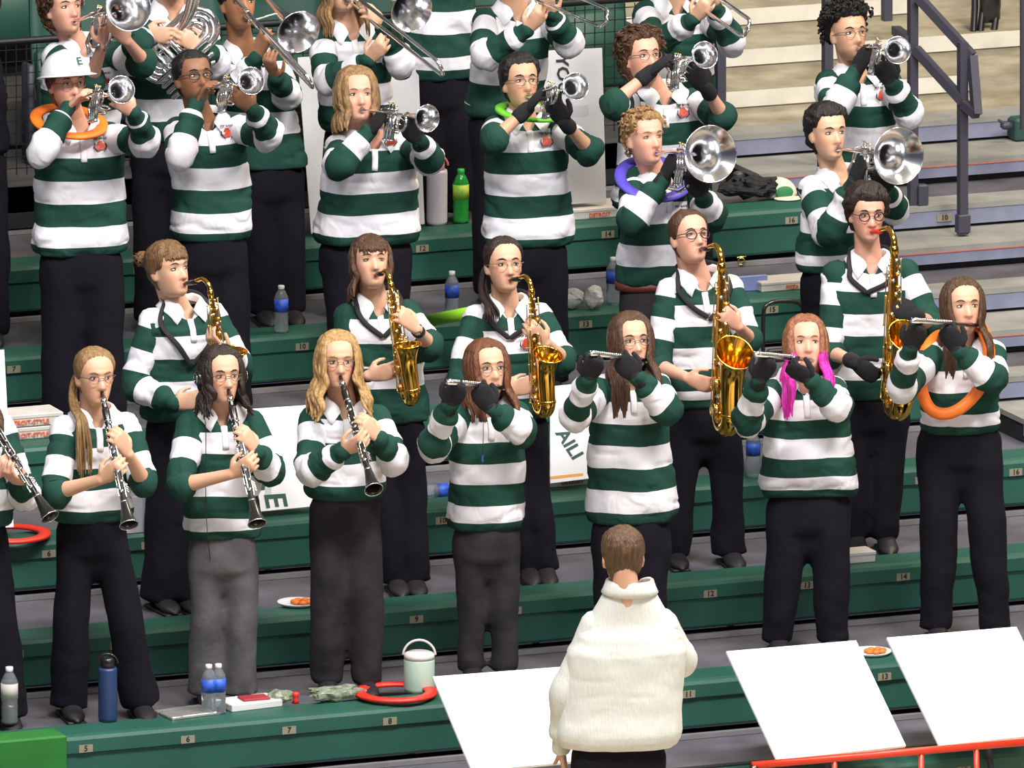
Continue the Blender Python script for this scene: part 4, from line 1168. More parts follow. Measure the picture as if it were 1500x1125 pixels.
    if style == 'bun' or o.get('bunball'):
        c = V(o.get('bc', (-.02, .10, .075)))
        for q in range(26):
            a0_ = rnd.uniform(0, 6.28); ax = V((rnd.uniform(-1, 1), rnd.uniform(-1, 1), rnd.uniform(-1, 1))).normalized(); t1 = ax.orthogonal().normalized(); t2 = ax.cross(t1); r = rnd.uniform(.018, .034)
            b.tube([c + t1*(math.cos(a0_+i*.6)*r) + t2*(math.sin(a0_+i*.6)*r) for i in range(9)], [.002, .005, .006, .006, .006, .006, .006, .005, .002], m, 5)
        for q in range(10):
            d = V((rnd.uniform(-1, .6), rnd.uniform(.2, 1), rnd.uniform(-.5, 1))).normalized(); b.tube([c, c+d*.03, c+d*.05+V((0, 0, -.01))], [.004, .003, .001], m, 5)
    b.xf(HM); ob = b.build('hair', root)
    return ob
# ------------------------------------------------------------------ the band
W_, WD, WG = MT['wire'], MT['wiredark'], MT['wiregold']
BLOND, DBLOND, BROWN, DBROWN, BLACKH, AUB, SANDY, LBROWN = (.42, .25, .10), (.26, .15, .065), (.075, .035, .018), (.022, .012, .010), (.008, .006, .007), (.13, .045, .02), (.30, .17, .07), (.17, .09, .04)
# front row: clarinets and flutes
person('P1', 1, 'person with a blond ponytail over one shoulder playing a clarinet, wide black trousers', hd=(139, 553), hy=20, hp=-6, skin='fair', sh=((86, 622), (192, 620)), hip=(133, 757), hw=.165, cw=.165, ty=15,
    eA=(80, 722), wA=(148, 702), hA=(166, 690), eB=(212, 708), wB=(188, 665), hB=(178, 648), slA='elbow', slB='elbow', ft=(100, 205), tm='black', bw=.082, lw=.098, kw=.078, w1=649, bp=31, gls=(W_, .02), hair=('pony', DBLOND, {'sx': -1, 'px': -.0}),
    inst=('clarinet', (190, 775), 'clarinet of the player with the blond ponytail and wide black trousers'))
person('P2', 1, 'person with dark wavy shoulder-length hair and headphones playing a clarinet in grey jeans', hd=(324, 551), hy=20, hp=-4, skin='fair', sh=((270, 618), (376, 616)), hip=(326, 784), hw=.165, cw=.165, ty=12, sag=.012,
    eA=(262, 712), wA=(340, 694), hA=(358, 684), eB=(398, 688), wB=(376, 662), hB=(362, 640), slA='elbow', slB='full', ft=(300, 352), tm='greyjean', lw=.09, bw=.075, w1=627, bp=32, logo=1, gls=(W_, .021),
    hair=('long', DBROWN, {'ln': .10, 'wave': .010, 'wf': 16, 'w': 1.3, 'flare': .16, 'n': 54, 'th': .016}), inst=('clarinet', (378, 773), 'clarinet of the player wearing headphones and grey jeans'))
person('P3', 1, 'person with long wavy golden hair and glasses playing a clarinet in charcoal trousers', hd=(495, 530), hy=8, hp=-4, skin='fair', sh=((449, 610), (562, 608)), hip=(505, 725), hw=.165, cw=.17, ty=5,
    eA=(450, 690), wA=(503, 660), hA=(524, 650), eB=(580, 675), wB=(555, 642), hB=(538, 622), ft=(480, 538), tm='char', lw=.1, bw=.07, kw=.082, w1=608, bp=32, logo=1, gls=(W_, .021),
    hair=('long', BLOND, {'ln': .17, 'wave': .009, 'wf': 20, 'w': 1.25, 'flare': .34, 'n': 60, 'a0': 50}), inst=('clarinet', (549, 722), 'clarinet of the player with long golden hair'))
person('P4', 1, 'person with auburn hair and glasses playing a flute in black gloves, narrow charcoal trousers', hd=(713, 542), hy=22, hp=2, skin='fair', sh=((663, 606), (765, 604)), hip=(713, 768), hw=.165, cw=.16, ty=10,
    eA=(632, 655), wA=(660, 592), hA=(668, 570), eB=(768, 630), wB=(720, 598), hB=(698, 565), ft=(690, 738), tm='char', lw=.08, bw=.06, w1=612, bp=30.5, gls=(W_, .02), gl='AB', curl=1.25,
    hair=('long', AUB, {'ln': .15, 'n': 64, 'lnR': .9, 'w': 1.35, 'a0': 52, 'flare': .05}), inst=('flute', (656, 560), 'flute of the auburn haired player with glasses'))
person('P5', 1, 'person with long straight dark brown hair playing a flute behind the white-jacketed conductor', hd=(924, 502), hy=18, hp=2, skin='fair', sh=((872, 566), (972, 563)), hip=(924, 758), hw=.195, cw=.175, ty=10,
    eA=(838, 612), wA=(862, 553), hA=(870, 532), eB=(982, 600), wB=(932, 552), hB=(908, 525), ft=(895, 950), tm='black', lw=.1, w1=582, bp=32.5, gls=(W_, .021), gl='AB', curl=1.25,
    hair=('long', BROWN, {'ln': .25, 'n': 66, 'lnR': .55, 'w': 1.35, 'a0': 50, 'flare': .03, 'wave': .0015}), inst=('flute', (866, 518), 'flute of the player with long dark brown hair'))
person('P6', 1, 'person with bright pink dyed hair playing a flute in a loose striped shirt', hd=(1180, 506), hy=6, hp=8, skin='pink', sh=((1128, 572), (1228, 566)), hip=(1185, 724), hw=.205, cw=.19, ty=4, fat=1, belly=.05, sag=.02,
    eA=(1092, 618), wA=(1112, 556), hA=(1124, 532), eB=(1232, 598), wB=(1188, 556), hB=(1152, 535), ft=(1140, 1220), tm='black', lw=.11, bw=.068, kw=.082, w1=580, bp=28, gl='AB', curl=1.25,
    hair=('long', (.26, .10, .05), {'ln': .26, 'm2': (.75, .03, .40), 'zsplit': -.03, 'lnR': .75, 'w': 1.35, 'n': 64, 'a0': 52, 'flare': .06}), inst=('flute', (1106, 519), 'flute of the pink haired player'))
person('P7', 1, 'person with long brown hair and an orange foam loop round the neck playing a flute', hd=(1410, 450), hy=14, hp=0, skin='fair', sh=((1358, 520), (1464, 512)), hip=(1405, 628), hw=.17, cw=.175, ty=8,
    eA=(1318, 568), wA=(1334, 508), hA=(1344, 484), eB=(1458, 556), wB=(1404, 512), hB=(1386, 482), ft=(1372, 1458), tm='black', lw=.11, bw=.072, kw=.082, pw=.19, w1=535, bp=32, gl='AB', curl=1.25,
    hair=('long', BROWN, {'ln': .24, 'n': 60, 'a0': 60, 'th': .012, 'w': 1.2, 'flare': .02}), inst=('flute', (1336, 470), 'flute of the player wearing the orange foam loop'))
person('P0', 1, 'person half outside the left edge of the front row playing a clarinet', hd=(-42, 560), hy=18, skin='pink', sh=((-90, 625), (10, 622)), hip=(-42, 765), hw=.17, ty=10,
    eA=(-90, 720), wA=(-20, 700), hA=(8, 680), eB=(38, 722), wB=(30, 710), hB=(18, 700), ft=(-60, 12), tm='black', bw=.09, w1=650, bp=31, hair=('long', BROWN, {}),
    inst=('clarinet', (76, 762), 'clarinet entering the view at the left edge'))
# saxophone row
person('S1', 2, 'person with light brown hair in a messy bun playing a saxophone behind the two clarinets', hd=(247, 397), hy=42, hp=2, skin='fair', sh=((214, 462), (322, 462)), hip=(268, 608), hw=.19, cw=.18, ty=25,
    eA=(196, 560), wA=(255, 592), hA=(290, 585), eB=(352, 535), wB=(332, 515), hB=(312, 500), ft=(234, 268), tm='black', bw=.09, w1=485, bp=33, hair=('bun', LBROWN, {'fringe': 1, 'bc': (-.02, .138, .062), 'fz': .05}), nstrap=(284, 530),
    inst=('sax', (312, 600), 'golden alto saxophone of the player with a messy bun', 1.0, 40))
person('S2', 2, 'person with brown hair and a straight fringe playing a saxophone, wristwatch and short sleeves', hd=(543, 386), hy=12, hp=8, skin='fair', sh=((500, 458), (605, 455)), hip=(570, 612), hw=.175, cw=.175, ty=10,
    eA=(506, 552), wA=(540, 550), hA=(562, 546), eB=(630, 506), wB=(610, 482), hB=(594, 466), slA='elbow', slB='elbow', ft=(580, 606), tm='black', w1=462, bp=33, hair=('long', BROWN, {'ln': .10, 'n': 38, 'a0': 72, 'fringe': 1, 'lnR': .2, 'fz': .042, 'th': .009}), nstrap=(560, 462), shut=1,
    inst=('sax', (588, 590), 'golden alto saxophone of the player with the straight fringe', 1.1, 22, 'ebony', .15))
person('S3', 2, 'person with dark tied back hair and glasses playing a saxophone, tall behind the auburn flutist', hd=(738, 390), hy=16, hp=2, skin='fair', sh=((688, 462), (800, 458)), hip=(745, 606), hw=.19, cw=.185, ty=8,
    eA=(670, 560), wA=(745, 572), hA=(768, 566), eB=(826, 528), wB=(800, 502), hB=(784, 488), slA='elbow', slB='elbow', ft=(774, 798), tm='black', bw=.06, w1=478, bp=33, logo=1, lx=.07, gls=(WG, .022), hair=('pony', DBROWN, {'sx': -1, 'ln': .06}), nstrap=(748, 480),
    inst=('sax', (776, 606), 'golden alto saxophone behind the auburn haired flutist', 1.08, 30, 'ebony', .5))
person('S4', 2, 'person with pulled back hair and round glasses leaning back to play a tenor saxophone', hd=(1010, 350), hy=26, hp=16, hr=-2, skin='pink', sh=((972, 422), (1078, 416)), hip=(1032, 588), hw=.185, cw=.18, ty=14, nk=1.1,
    eA=(962, 535), wA=(1006, 553), hA=(1024, 560), eB=(1098, 498), wB=(1082, 478), hB=(1068, 466), slA='elbow', slB='elbow', ft=(985, 1068), tm='black', bw=.075, lw=.09, kw=.072, w1=441, bp=31, logo=1, lx=.1, gls=(WD, .023), hair=('back', BROWN, {}), nstrap=(1040, 462), shut=1,
    inst=('sax', (1044, 626), 'large golden tenor saxophone of the player leaning back', 1.28, 24, 'ebony', .85))
person('S5', 2, 'person with short dark hair, glasses and black gloves playing a saxophone with red mouthpiece', hd=(1270, 314), hy=12, hp=-8, skin='pink', sh=((1212, 398), (1338, 392)), hip=(1275, 576), hw=.20, cw=.205, ty=6,
    eA=(1216, 516), wA=(1252, 530), hA=(1276, 548), eB=(1362, 474), wB=(1340, 462), hB=(1318, 452), slA='elbow', slB='elbow', ft=(1252, 1296), tm='black', lw=.095, bw=.062, kw=.075, w1=389, bp=32, logo=1, lx=.09, gls=(WD, .022), gl='AB', hair=('short', DBROWN, {'rough': .012, 'th': .027, 'fore': .066}), nstrap=(1270, 425),
    inst=('sax', (1292, 602), 'large golden tenor saxophone with a red mouthpiece', 1.28, 25, 'redmp', .8))
# mellophones
person('M1', 3, 'person with sandy curls and a violet ring round the neck playing a wide-belled horn', hd=(944, 204), hy=30, hp=2, skin='pink', sh=((918, 276), (1026, 272)), hip=(955, 410), hw=.165, cw=.175, ty=18,
    eA=(922, 328), wA=(972, 262), hA=(985, 232), eB=(1046, 316), wB=(1028, 286), hB=(1014, 258), ft=(935, 980), tm='char', w1=290, bp=31, logo=1, lx=.06, gl='AB', palmA=(-.3, .8, 0), hair=('short', SANDY, {'tufts': 170, 'th': .02, 'side': .0, 'temple': .03, 'low': -.05}), shut=1,
    inst=('mello', (1040, 225), 'silver wide-belled horn of the sandy haired player'))
person('M2', 3, 'person with short black hair playing a wide-belled silver horn next to the steel post', hd=(1212, 196), hy=26, hp=-2, skin='fair', sh=((1178, 272), (1285, 268)), hip=(1222, 392), hw=.17, cw=.18, ty=16,
    eA=(1212, 345), wA=(1250, 268), hA=(1262, 238), eB=(1312, 305), wB=(1300, 280), hB=(1288, 255), ft=(1200, 1250), tm='black', w1=302, bp=32, gl='AB', palmA=(-.3, .8, 0), hair=('short', BLACKH, {'th': .026, 'rough': .010, 'side': .0, 'temple': .03}),
    inst=('mello', (1316, 228), 'silver wide-belled horn next to the steel post'))
# trumpets
person('T1', 4, 'person in a white hard hat with an orange ring round the neck playing a trumpet', hd=(98, 124), hy=24, hp=-2, skin='pink', sh=((64, 200), (168, 198)), hip=(118, 366), hw=.21, cw=.20, ty=12,
    eA=(56, 226), wA=(100, 158), hA=(116, 140), eB=(216, 206), wB=(196, 165), hB=(178, 150), ft=(90, 158), tm='black', lw=.11, bw=.085, w1=191, bp=33.5, logo=1, lx=.085, gls=(W_, .022), beard=.35, bcol=(.3, .12, .05), palmA=(.2, .9, -.2), hair=('short', AUB, {'low': -.09, 'side': -.05}),
    inst=('trumpet', (177, 131), 'silver trumpet of the player in the white hard hat'))
person('T2', 4, 'person with dark skin, black hair and glasses tipping a trumpet upwards', hd=(283, 116), hy=26, hp=14, skin='dark', sh=((250, 190), (352, 182)), hip=(312, 345), hw=.175, cw=.18, ty=14,
    eA=(262, 232), wA=(288, 152), hA=(302, 124), eB=(398, 196), wB=(370, 160), hB=(350, 142), ft=(286, 344), tm='black', lw=.105, bw=.085, w1=173, bp=33, logo=1, lx=.085, gls=(WD, .022), palmA=(.2, .9, -.2), beard=.5, hair=('short', BLACKH, {'th': .010, 'rough': .004}),
    inst=('trumpet', (367, 118), 'silver trumpet of the dark haired player in glasses with bare hands'))
person('T3', 4, 'person with straight blond hair to the shoulders playing a trumpet in a black glove', hd=(522, 142), hy=14, hp=10, skin='pink', sh=((484, 214), (606, 208)), hip=(535, 350), hw=.235, cw=.215, ty=8, fat=1, dp=.14,
    eA=(492, 244), wA=(542, 192), hA=(560, 168), eB=(632, 232), wB=(614, 204), hB=(600, 186), ft=(510, 570), tm='black', lw=.12, w1=184, bp=30.5, logo=1, lx=.075, gl='AB', palmA=(-.2, .9, 0), hair=('long', DBLOND, {'ln': .09, 'n': 60, 'a0': 48, 'w': 1.4, 'flare': .22, 'th': .022}),
    inst=('trumpet', (625, 173), 'silver trumpet of the blond player in a black glove'))
person('T4', 4, 'person with black hair, glasses and a green ring round the neck playing a trumpet', hd=(762, 122), hy=20, hp=4, skin='tan', sh=((716, 186), (826, 184)), hip=(774, 354), hw=.2, cw=.185, ty=10,
    eA=(722, 205), wA=(772, 160), hA=(794, 134), eB=(866, 222), wB=(826, 178), hB=(812, 155), slA='elbow', slB='elbow', ft=(730, 805), tm='black', lw=.105, bw=.085, w1=184, bp=32, logo=1, lx=.08, gls=(W_, .024), gl='AB', palmA=(-.2, .9, 0), hair=('short', BLACKH, {'th': .018}),
    inst=('trumpet', (843, 126), 'silver trumpet in front of the grey lettered board'))
person('T5', 4, 'person with curly brown hair and glasses playing a trumpet in black gloves, bare forearms', hd=(940, 86), hy=28, hp=6, skin='pink', sh=((908, 150), (1030, 145)), hip=(960, 300), hw=.19, cw=.19, ty=14, nk=1.1,
    eA=(898, 152), wA=(952, 106), hA=(978, 86), eB=(1060, 172), wB=(1034, 128), hB=(1020, 108), slA='elbow', slB='elbow', ft=(930, 990), tm='black', w1=143, bp=31, logo=1, lx=.085, gls=(W_, .022), gl='AB', palmA=(-.2, .9, 0), beard=.25, bcol=(.3, .12, .05), hair=('curly', BROWN, {'low': -.11, 'side': -.05}),
    inst=('trumpet', (1032, 80), 'silver trumpet of the curly haired player in black gloves'))
person('T6', 4, 'person with a dark afro and glasses playing a trumpet at the top right', hd=(1243, 52), hy=24, hp=4, skin='tan', sh=((1202, 118), (1310, 116)), hip=(1255, 275), hw=.175, cw=.18, ty=14,
    eA=(1222, 158), wA=(1254, 104), hA=(1268, 78), eB=(1336, 170), wB=(1306, 120), hB=(1294, 98), ft=(1230, 1290), tm='black', w1=118, bp=31, logo=1, lx=.095, gls=(W_, .022), gl='AB', palmA=(-.2, .9, 0), beard=.5, hair=('afro', BLACKH, {'side': .04, 'temple': .058, 'low': -.01, 'th': .046, 'tufts': 800, 'cs': .8}),
    inst=('trumpet', (1315, 73), 'silver trumpet at the top right in front of the bare steps'))
# top row
person('B1', 5, 'person with curly brown hair playing a large silver horn above the hard hat', hd=(93, 14), hy=30, hp=4, skin='pink', sh=((70, 80), (172, 76)), hip=(118, 240), hw=.18, cw=.175, ty=14,
    eA=(132, 120), wA=(150, 66), hA=(156, 44), eB=(212, 92), wB=(186, 60), hB=(172, 42), slA='elbow', slB='elbow', ft=(95, 150), tm='black', w1=95, bp=32, logo=1, lx=.08, hair=('curly', BROWN, {'th': .026}),
    inst=('mello', (188, 10), 'large silver horn of the curly haired player above the hard hat', .56, .105))
person('BT', 5, 'person mostly hidden behind a tuba at the top of the view', hd=(252, -38), hy=8, skin='fair', sh=((205, 28), (300, 25)), hip=(240, 200), hw=.17, ty=8,
    eA=(196, 70), wA=(212, 46), hA=(232, 50), eB=(318, 90), wB=(296, 70), hB=(282, 62), ft=(222, 262), tm='black', w1=75, bp=32, hair=('short', DBROWN, {}), curl=.45, inst=('tuba', 'silver tuba tubing held slantwise at the top of the stand'))
person('B2', 5, 'person with brown skin and short dark hair playing a trombone in a striped shirt', hd=(349, 6), hy=22, hp=2, skin='brown', sh=((306, 88), (412, 84)), hip=(396, 240), hw=.17, cw=.18, ty=14,
    eA=(345, 130), wA=(378, 84), hA=(386, 58), eB=(424, 140), wB=(404, 112), hB=(394, 92), ft=(385, 425), tm='black', lw=.1, w1=95, bp=32, hair=('short', BLACKH, {'th': .01}),
    inst=('trombone', (461, 132), (437, 47), 'silver trombone of the brown skinned player', .80))
person('B3', 5, 'person with long blond hair playing a trombone above the blond trumpeter', hd=(498, -20), hy=18, hp=0, skin='fair', sh=((462, 55), (566, 52)), hip=(522, 185), hw=.17, cw=.17, ty=12,
    eA=(478, 118), wA=(540, 88), hA=(560, 66), eB=(592, 95), wB=(560, 40), hB=(545, 20), ft=(500, 555), tm='black', w1=55, bp=31, hair=('long', DBLOND, {'ln': .16, 'n': 46}),
    inst=('trombone', (652, 114), (603, 16), 'silver trombone reaching across the light grey board', 1.0))
person('B4', 6, 'person in striped shirt and black trousers with the head out of view at the top', hd=(642, -232), hy=14, skin='fair', sh=((592, -155), (694, -157)), hip=(644, 108), hw=.165, cw=.165, ty=8,
    eA=(588, -75), wA=(625, -130), hA=(640, -150), eB=(702, -78), wB=(670, -132), hB=(660, -150), ft=(632, 678), tm='black', lw=.11, w1=12, bp=33, hair=('short', BROWN, {}))
person('B5', 5, 'person in striped shirt playing a trombone above the trumpeter with the green ring', hd=(752, -60), hy=20, skin='fair', sh=((700, 28), (812, 25)), hip=(735, 165), hw=.17, cw=.18, ty=10,
    eA=(706, 82), wA=(772, 44), hA=(794, 18), eB=(838, 64), wB=(806, 20), hB=(800, -5), ft=(715, 775), tm='black', w1=20, bp=32, hair=('short', BROWN, {}),
    inst=('trombone', (893, 15), None, 'silver trombone above the trumpeter with the green ring', .9))
person('B6', 5, 'person in striped shirt playing a trombone above the curly haired trumpeter', hd=(985, -62), hy=20, skin='fair', sh=((935, 18), (1042, 14)), hip=(990, 175), hw=.18, cw=.18, ty=10,
    eA=(958, 62), wA=(1016, 28), hA=(1036, 6), eB=(1076, 62), wB=(1046, 10), hB=(1034, -10), ft=(960, 1020), tm='black', w1=12, bp=32, hair=('short', BROWN, {}),
    inst=('trombone', (1100, 30), None, 'silver trombone pointing at the bare steps', .9))
person('LE', 5, 'person in dark clothes cut off by the left edge of the upper rows', hd=(-30, 10), hy=10, skin='fair', sh=((-80, 85), (-14, 83)), hip=(-36, 220), hw=.15, cw=.15, ty=5, eA=(-90, 140), wA=(-60, 180), hA=(-50, 190), eB=(-8, 150), wB=(-20, 190), hB=(-30, 200),
    ft=(-50, -8), tm='black', lw=.11, w1=60, bp=33, shm=MT['black'], jacket=True, hair=('short', DBROWN, {'th': .03}))
# conductor
MT['knitj'] = MT['knit']
person('CO', None, 'person seen from behind in a cream ribbed jacket, conducting the band', Y=-1.75, Z=-.45, hd=(912, 818), hy=188, hp=-4, skin='fair', sh=((862, 912), (982, 908)), nz=.15, wr=.3, sn=1.65, sr=.95, hip=(905, 1088), hw=.245, cw=.245, ty=184, scale=1.06, dp=.13, hs=.98,
    eA=(828, 1010), wA=(822, 1096), hA=(826, 1118), dA=-.05, eB=(1000, 965), wB=(975, 960), hB=(960, 935), dB=-.35, ft=(870, 945), tm='black', lw=.11, shm=MT['knit'], jacket=True, hem=0, curl=.5, nk=.9, pw=.2,
    hair=('short', (.10, .055, .03), {'th': .010, 'low': -.085, 'side': -.03, 'rough': .003}), palmA=(0, -1, 0))
# helmet
p = PEOPLE['T1']; hm_ = empty('hard_hat', p['HM'] @ V((0, 0, .1))); hm_.parent = p['root']; hm_.matrix_parent_inverse = p['root'].matrix_basis.inverted()
b = MB(); vs = []; N = 40; K_ = 16
for sgn, off in ((1, 0), (-1, -.003)):
    for i in range(K_+1):
        t = i/K_; a = t*math.pi/2
        for j in range(N):
            q = 2*math.pi*j/N; rx, ry, rz = .108+off, .128+off, .108+off
            rid = .004*math.exp(-(math.cos(q)*math.sin(a)/.12)**2)
            vs.append(V((math.cos(q)*rx*math.sin(a), math.sin(q)*ry*math.sin(a)+.004, .045+(rz+rid)*math.cos(a))))
fs = []
for s_ in (0, 1):
    o = s_*(K_+1)*N
    for i in range(K_):
        for j in range(N):
            q = (o+i*N+j, o+(i+1)*N+j, o+(i+1)*N+(j+1) % N, o+i*N+(j+1) % N); fs.append(q if not s_ else q[::-1])
b.add(vs, fs, MT['helmet'])
br = []
for j in range(N):
    q = 2*math.pi*j/N; e = .018+.034*max(0, -math.sin(q))**2; br.append(V((math.cos(q)*(.108+e), math.sin(q)*(.128+e)+.004, .045-.010*max(0, -math.sin(q))-.004)))
inn = [V((math.cos(2*math.pi*j/N)*.107, math.sin(2*math.pi*j/N)*.127+.004, .046)) for j in range(N)]
b.add(inn+br+[v-V((0, 0, .004)) for v in br]+[v-V((0, 0, .004)) for v in inn], [(r*N+j, r*N+(j+1) % N, ((r+1) % 4)*N+(j+1) % N, ((r+1) % 4)*N+j) for r in range(4) for j in range(N)], MT['helmet'])
tl = Matrix.Translation((0, .0, .0)) @ Matrix.Rotation(R_(-6), 4, 'X')
b.xf(p['HM'] @ tl); ob = b.build('shell', hm_)
tx = p['HM'] @ tl @ frame(V((.02, -.1235, .092)), (1, .10, .0), (.0, .42, .9)); text('E', 'letter', .052, MT['dkgreen'], tx, hm_, True, .002)
# headphones
p = PEOPLE['P2']; b = MB(); b.tube([(math.sin(a)*.092, .005, math.cos(a)*.125+.005) for a in [lerp(-1.6, 1.6, i/24) for i in range(25)]], (.010, .005), MT['ebony'], 8, up=(0, 1, 0)); 
for e in (-1, 1):
    b.lathe([(.0001, -.014), (.028, -.014), (.034, -.006), (.034, .008), (.028, .014), (.0001, .014)], MT['ebony'], 20, Matrix.Translation((e*.096, .006, -.005)) @ Matrix.Rotation(R_(90), 4, 'Z'))
    b.tube(circ((e*.112, .006, -.005), (0, 1, 0), (0, 0, 1), .022, 0, 6.283, 16)[:-1], .002, MT['nickel'], 6, closed=True)
b.xf(p['HM']).build('headphones', p['root'])
# headphone cable
mb_ = MB(); at = p['at']; mb_.tube(smoothpath([at((290, 590), .14), at((301, 620), .15), at((301, 700), .17), at((303, 770), .17), at((308, 820), .12)], 5), .0018, MT['ebony'], 6); mb_.build('headphone_cable', p['root'])
# watch and wristbands
def cuffband(id, sd, m, t=.12, r=.030, w=.012, name='wristband', face=False):
    p = PEOPLE[id]; S, E, W = p['arms'][sd][:3]; d = (W-E).normalized(); c = W - d*(t*.2); q = MB(); q.tube([c-d*w, c+d*w], r, m, 18, cap=1)
    if face: q.ball(c+CB*.030, (.015, .008, .015), MT['nickel'], 12, 8)
    q.build(name, p['root'])
cuffband('S2', 'B', MT['ebony'], face=True, name='wristwatch'); cuffband('S2', 'A', MT['ebony'], w=.018)
# belt of the sandy haired player
p = PEOPLE['M1']; c = p['hip']; b = MB(); b.tube([c-V((0, 0, .035)), c-V((0, 0, .0))], [(.168, .108)]*2, mat('brown_leather_belt', (.12, .02, .015), .5), 28, up=p['fwd'], cap=1); b.build('belt', p['root'])

# rings round necks
def flatring(name, c, n, ro, ri, th, m, label, cat, parent=None):
    n = V(n).normalized(); a = n.orthogonal().normalized(); bb = n.cross(a); b = MB(); N = 64; vs = []
    prof = [(ri, -th/2), (ri, th/2), (lerp(ri, ro, .5), th*.75), (ro, th/2), (ro, -th/2), (lerp(ri, ro, .5), -th*.6)]
    for j in range(N):
        q = 2*math.pi*j/N
        for r, z in prof: vs.append(V(c)+(a*math.cos(q)+bb*math.sin(q))*r+n*z)
    k = len(prof); fs = [(j*k+i, j*k+(i+1) % k, ((j+1) % N)*k+(i+1) % k, ((j+1) % N)*k+i) for j in range(N) for i in range(k)]
    b.add(vs, fs, m); o = b.build(name); tag(o, label, cat); return o
def neckring(id, px, tilt, m, label, d=.03, ro=.172, ri=.122, side=0, th=.012):
    p = PEOPLE[id]; c = p['at'](px, d); n = V((0, 0, 1))*math.cos(R_(tilt)) + CB*math.sin(R_(tilt)) + RH*math.sin(R_(side))
    flatring('throwing_ring', c, n, ro, ri, th, m, label, 'ring')
neckring('T1', (101, 178), 14, MT['orange'], 'flat orange ring worn round the neck under the hard hat', side=8)
neckring('M1', (957, 262), 24, MT['purple'], 'flat violet ring worn round the neck of the sandy haired player', side=6, d=.05)
neckring('T4', (776, 164), 4, MT['lime'], 'flat green ring worn round the neck of the black haired trumpeter', ro=.155, ri=.115, side=6, d=.03)
p = PEOPLE['P7']; at = p['at']
pts = [at((1404, 492), -.09), at((1428, 478), -.03), at((1441, 486), .05), at((1449, 520), .12), at((1440, 560), .15), at((1415, 592), .17), at((1388, 606), .175), at((1364, 600), .17), at((1351, 575), .15), at((1349, 545), .12), at((1356, 515), .06), at((1375, 492), -.03)]
b = MB(); pp = smoothpath(pts+[pts[0]], 6)[:-1]; b.tube(pp, .0265, MT['orange'], 16, closed=True); tag(b.build('foam_loop'), 'thick orange foam loop hanging round the neck of the flutist in wide trousers', 'foam loop')
# lanyard and clip details
for id, q in (('P4', ((708, 600), (708, 640), (707, 668))),):
    p = PEOPLE[id]; b = MB(); b.tube([p['at'](a, .15) for a in q], .0016, MT['ebony'], 6); b.tube([p['at'](q[-1], .15), p['at']((707, 676), .15)], .004, mat('blue_toggle', (.03, .2, .6), .4), 8); b.build('drawstring', p['root'])
# ------------------------------------------------------------------ things on the benches
PET = mat('clear_bottle_plastic', (.75, .82, .88), .08, trans=.85, ior=1.2)
CAPW = mat('white_bottle_cap', (.75, .75, .78), .4)
BLUEL = mat('blue_paper_label', (.03, .10, .55), .5, vary=.5, vscale=40)
def deckpt(px, py, k, up=0.0, dz=0.0):
    """point on the seat top of row k under the pixel"""
    return atZ(px, py, k*RISE+dz)
def bottle(base, h, r, label, body=PET, cap=CAPW, band=BLUEL, b0=.45, b1=.72, name='water_bottle', liquid=None, axis=(0, 0, 1), cat='bottle', group=None):
    root = empty(name, base, label, cat, group)
    z = V(axis).normalized(); f = frame_y(V(base), z, V((0, -1, 0.01)) if abs(z.z) > .5 else V((0, 0, 1)))
    s = MB(); pr = [(.0001, 0), (r*.8, 0), (r*.97, .03*h), (r, .06*h), (r*.93, .12*h), (r, .18*h), (r*.93, .24*h), (r, .30*h), (r*.94, .38*h), (r, .44*h), (r, .70*h), (r*.95, .76*h), (r*.6, .87*h), (r*.38, .92*h), (r*.38, .95*h), (.0001, .95*h)]
    s.lathe(pr, body, 24, f); s.build('bottle_body', root)
    s = MB(); s.lathe([(r*1.01, b0*h), (r*1.015, b0*h), (r*1.015, b1*h), (r*.98, b1*h)], band, 24, f); s.build('label_band', root)
    s = MB(); s.lathe([(r*.43, .925*h), (r*.45, .93*h), (r*.45, h*.995), (r*.4, h), (.0001, h)], cap, 20, f); s.build('cap', root)
    if liquid: s = MB(); s.lathe([(.0001, .01*h), (r*.9, .03*h), (r*.9, .42*h), (.0001, .42*h)], liquid, 20, f); s.build('drink', root)
    return root
WB = [((412, 487), 5, 'blue-labelled water bottle on the green seat behind the golden haired clarinettist', .215),
      ((662, 466), 5, 'blue-labelled water bottle in front of the bright green tube', .215),
      ((898, 445), 5, 'blue-labelled water bottle beside the crumpled white bags', .215),
      ((1103, 698), 3, 'blue-labelled water bottle standing between the pink haired flutist and the tenor player', .215),
      ((306, 1046), 1, 'left one of the two blue-labelled water bottles by the grey jeans', .215),
      ((320, 1045), 1, 'right one of the two blue-labelled water bottles by the grey jeans', .215)]
for (px, py), k, lb, h in WB: bottle(deckpt(px, py, k), h, .032, lb)
bottle(deckpt(14, 1060, 1, dz=.02), .245, .036, 'soda bottle with a pale label and dark drink on the bright green block', band=mat('pale_label', (.5, .47, .45), .6), liquid=mat('cola', (.02, .008, .005), .2), name='soda_bottle')
bottle(deckpt(612, 722, 3), .20, .03, 'blue-labelled water bottle lying on its side on the bench', axis=(1, .1, 0), name='water_bottle').location
bottle(deckpt(675, 326, 6), .25, .037, 'green soda bottle next to the pale flask', body=mat('green_bottle_plastic', (.04, .5, .08), .1, trans=.5), cap=mat('green_cap', (.03, .45, .08), .4), band=mat('green_yellow_label', (.12, .55, .06), .5, grime=(.6, .6, .05), vscale=30), name='soda_bottle')
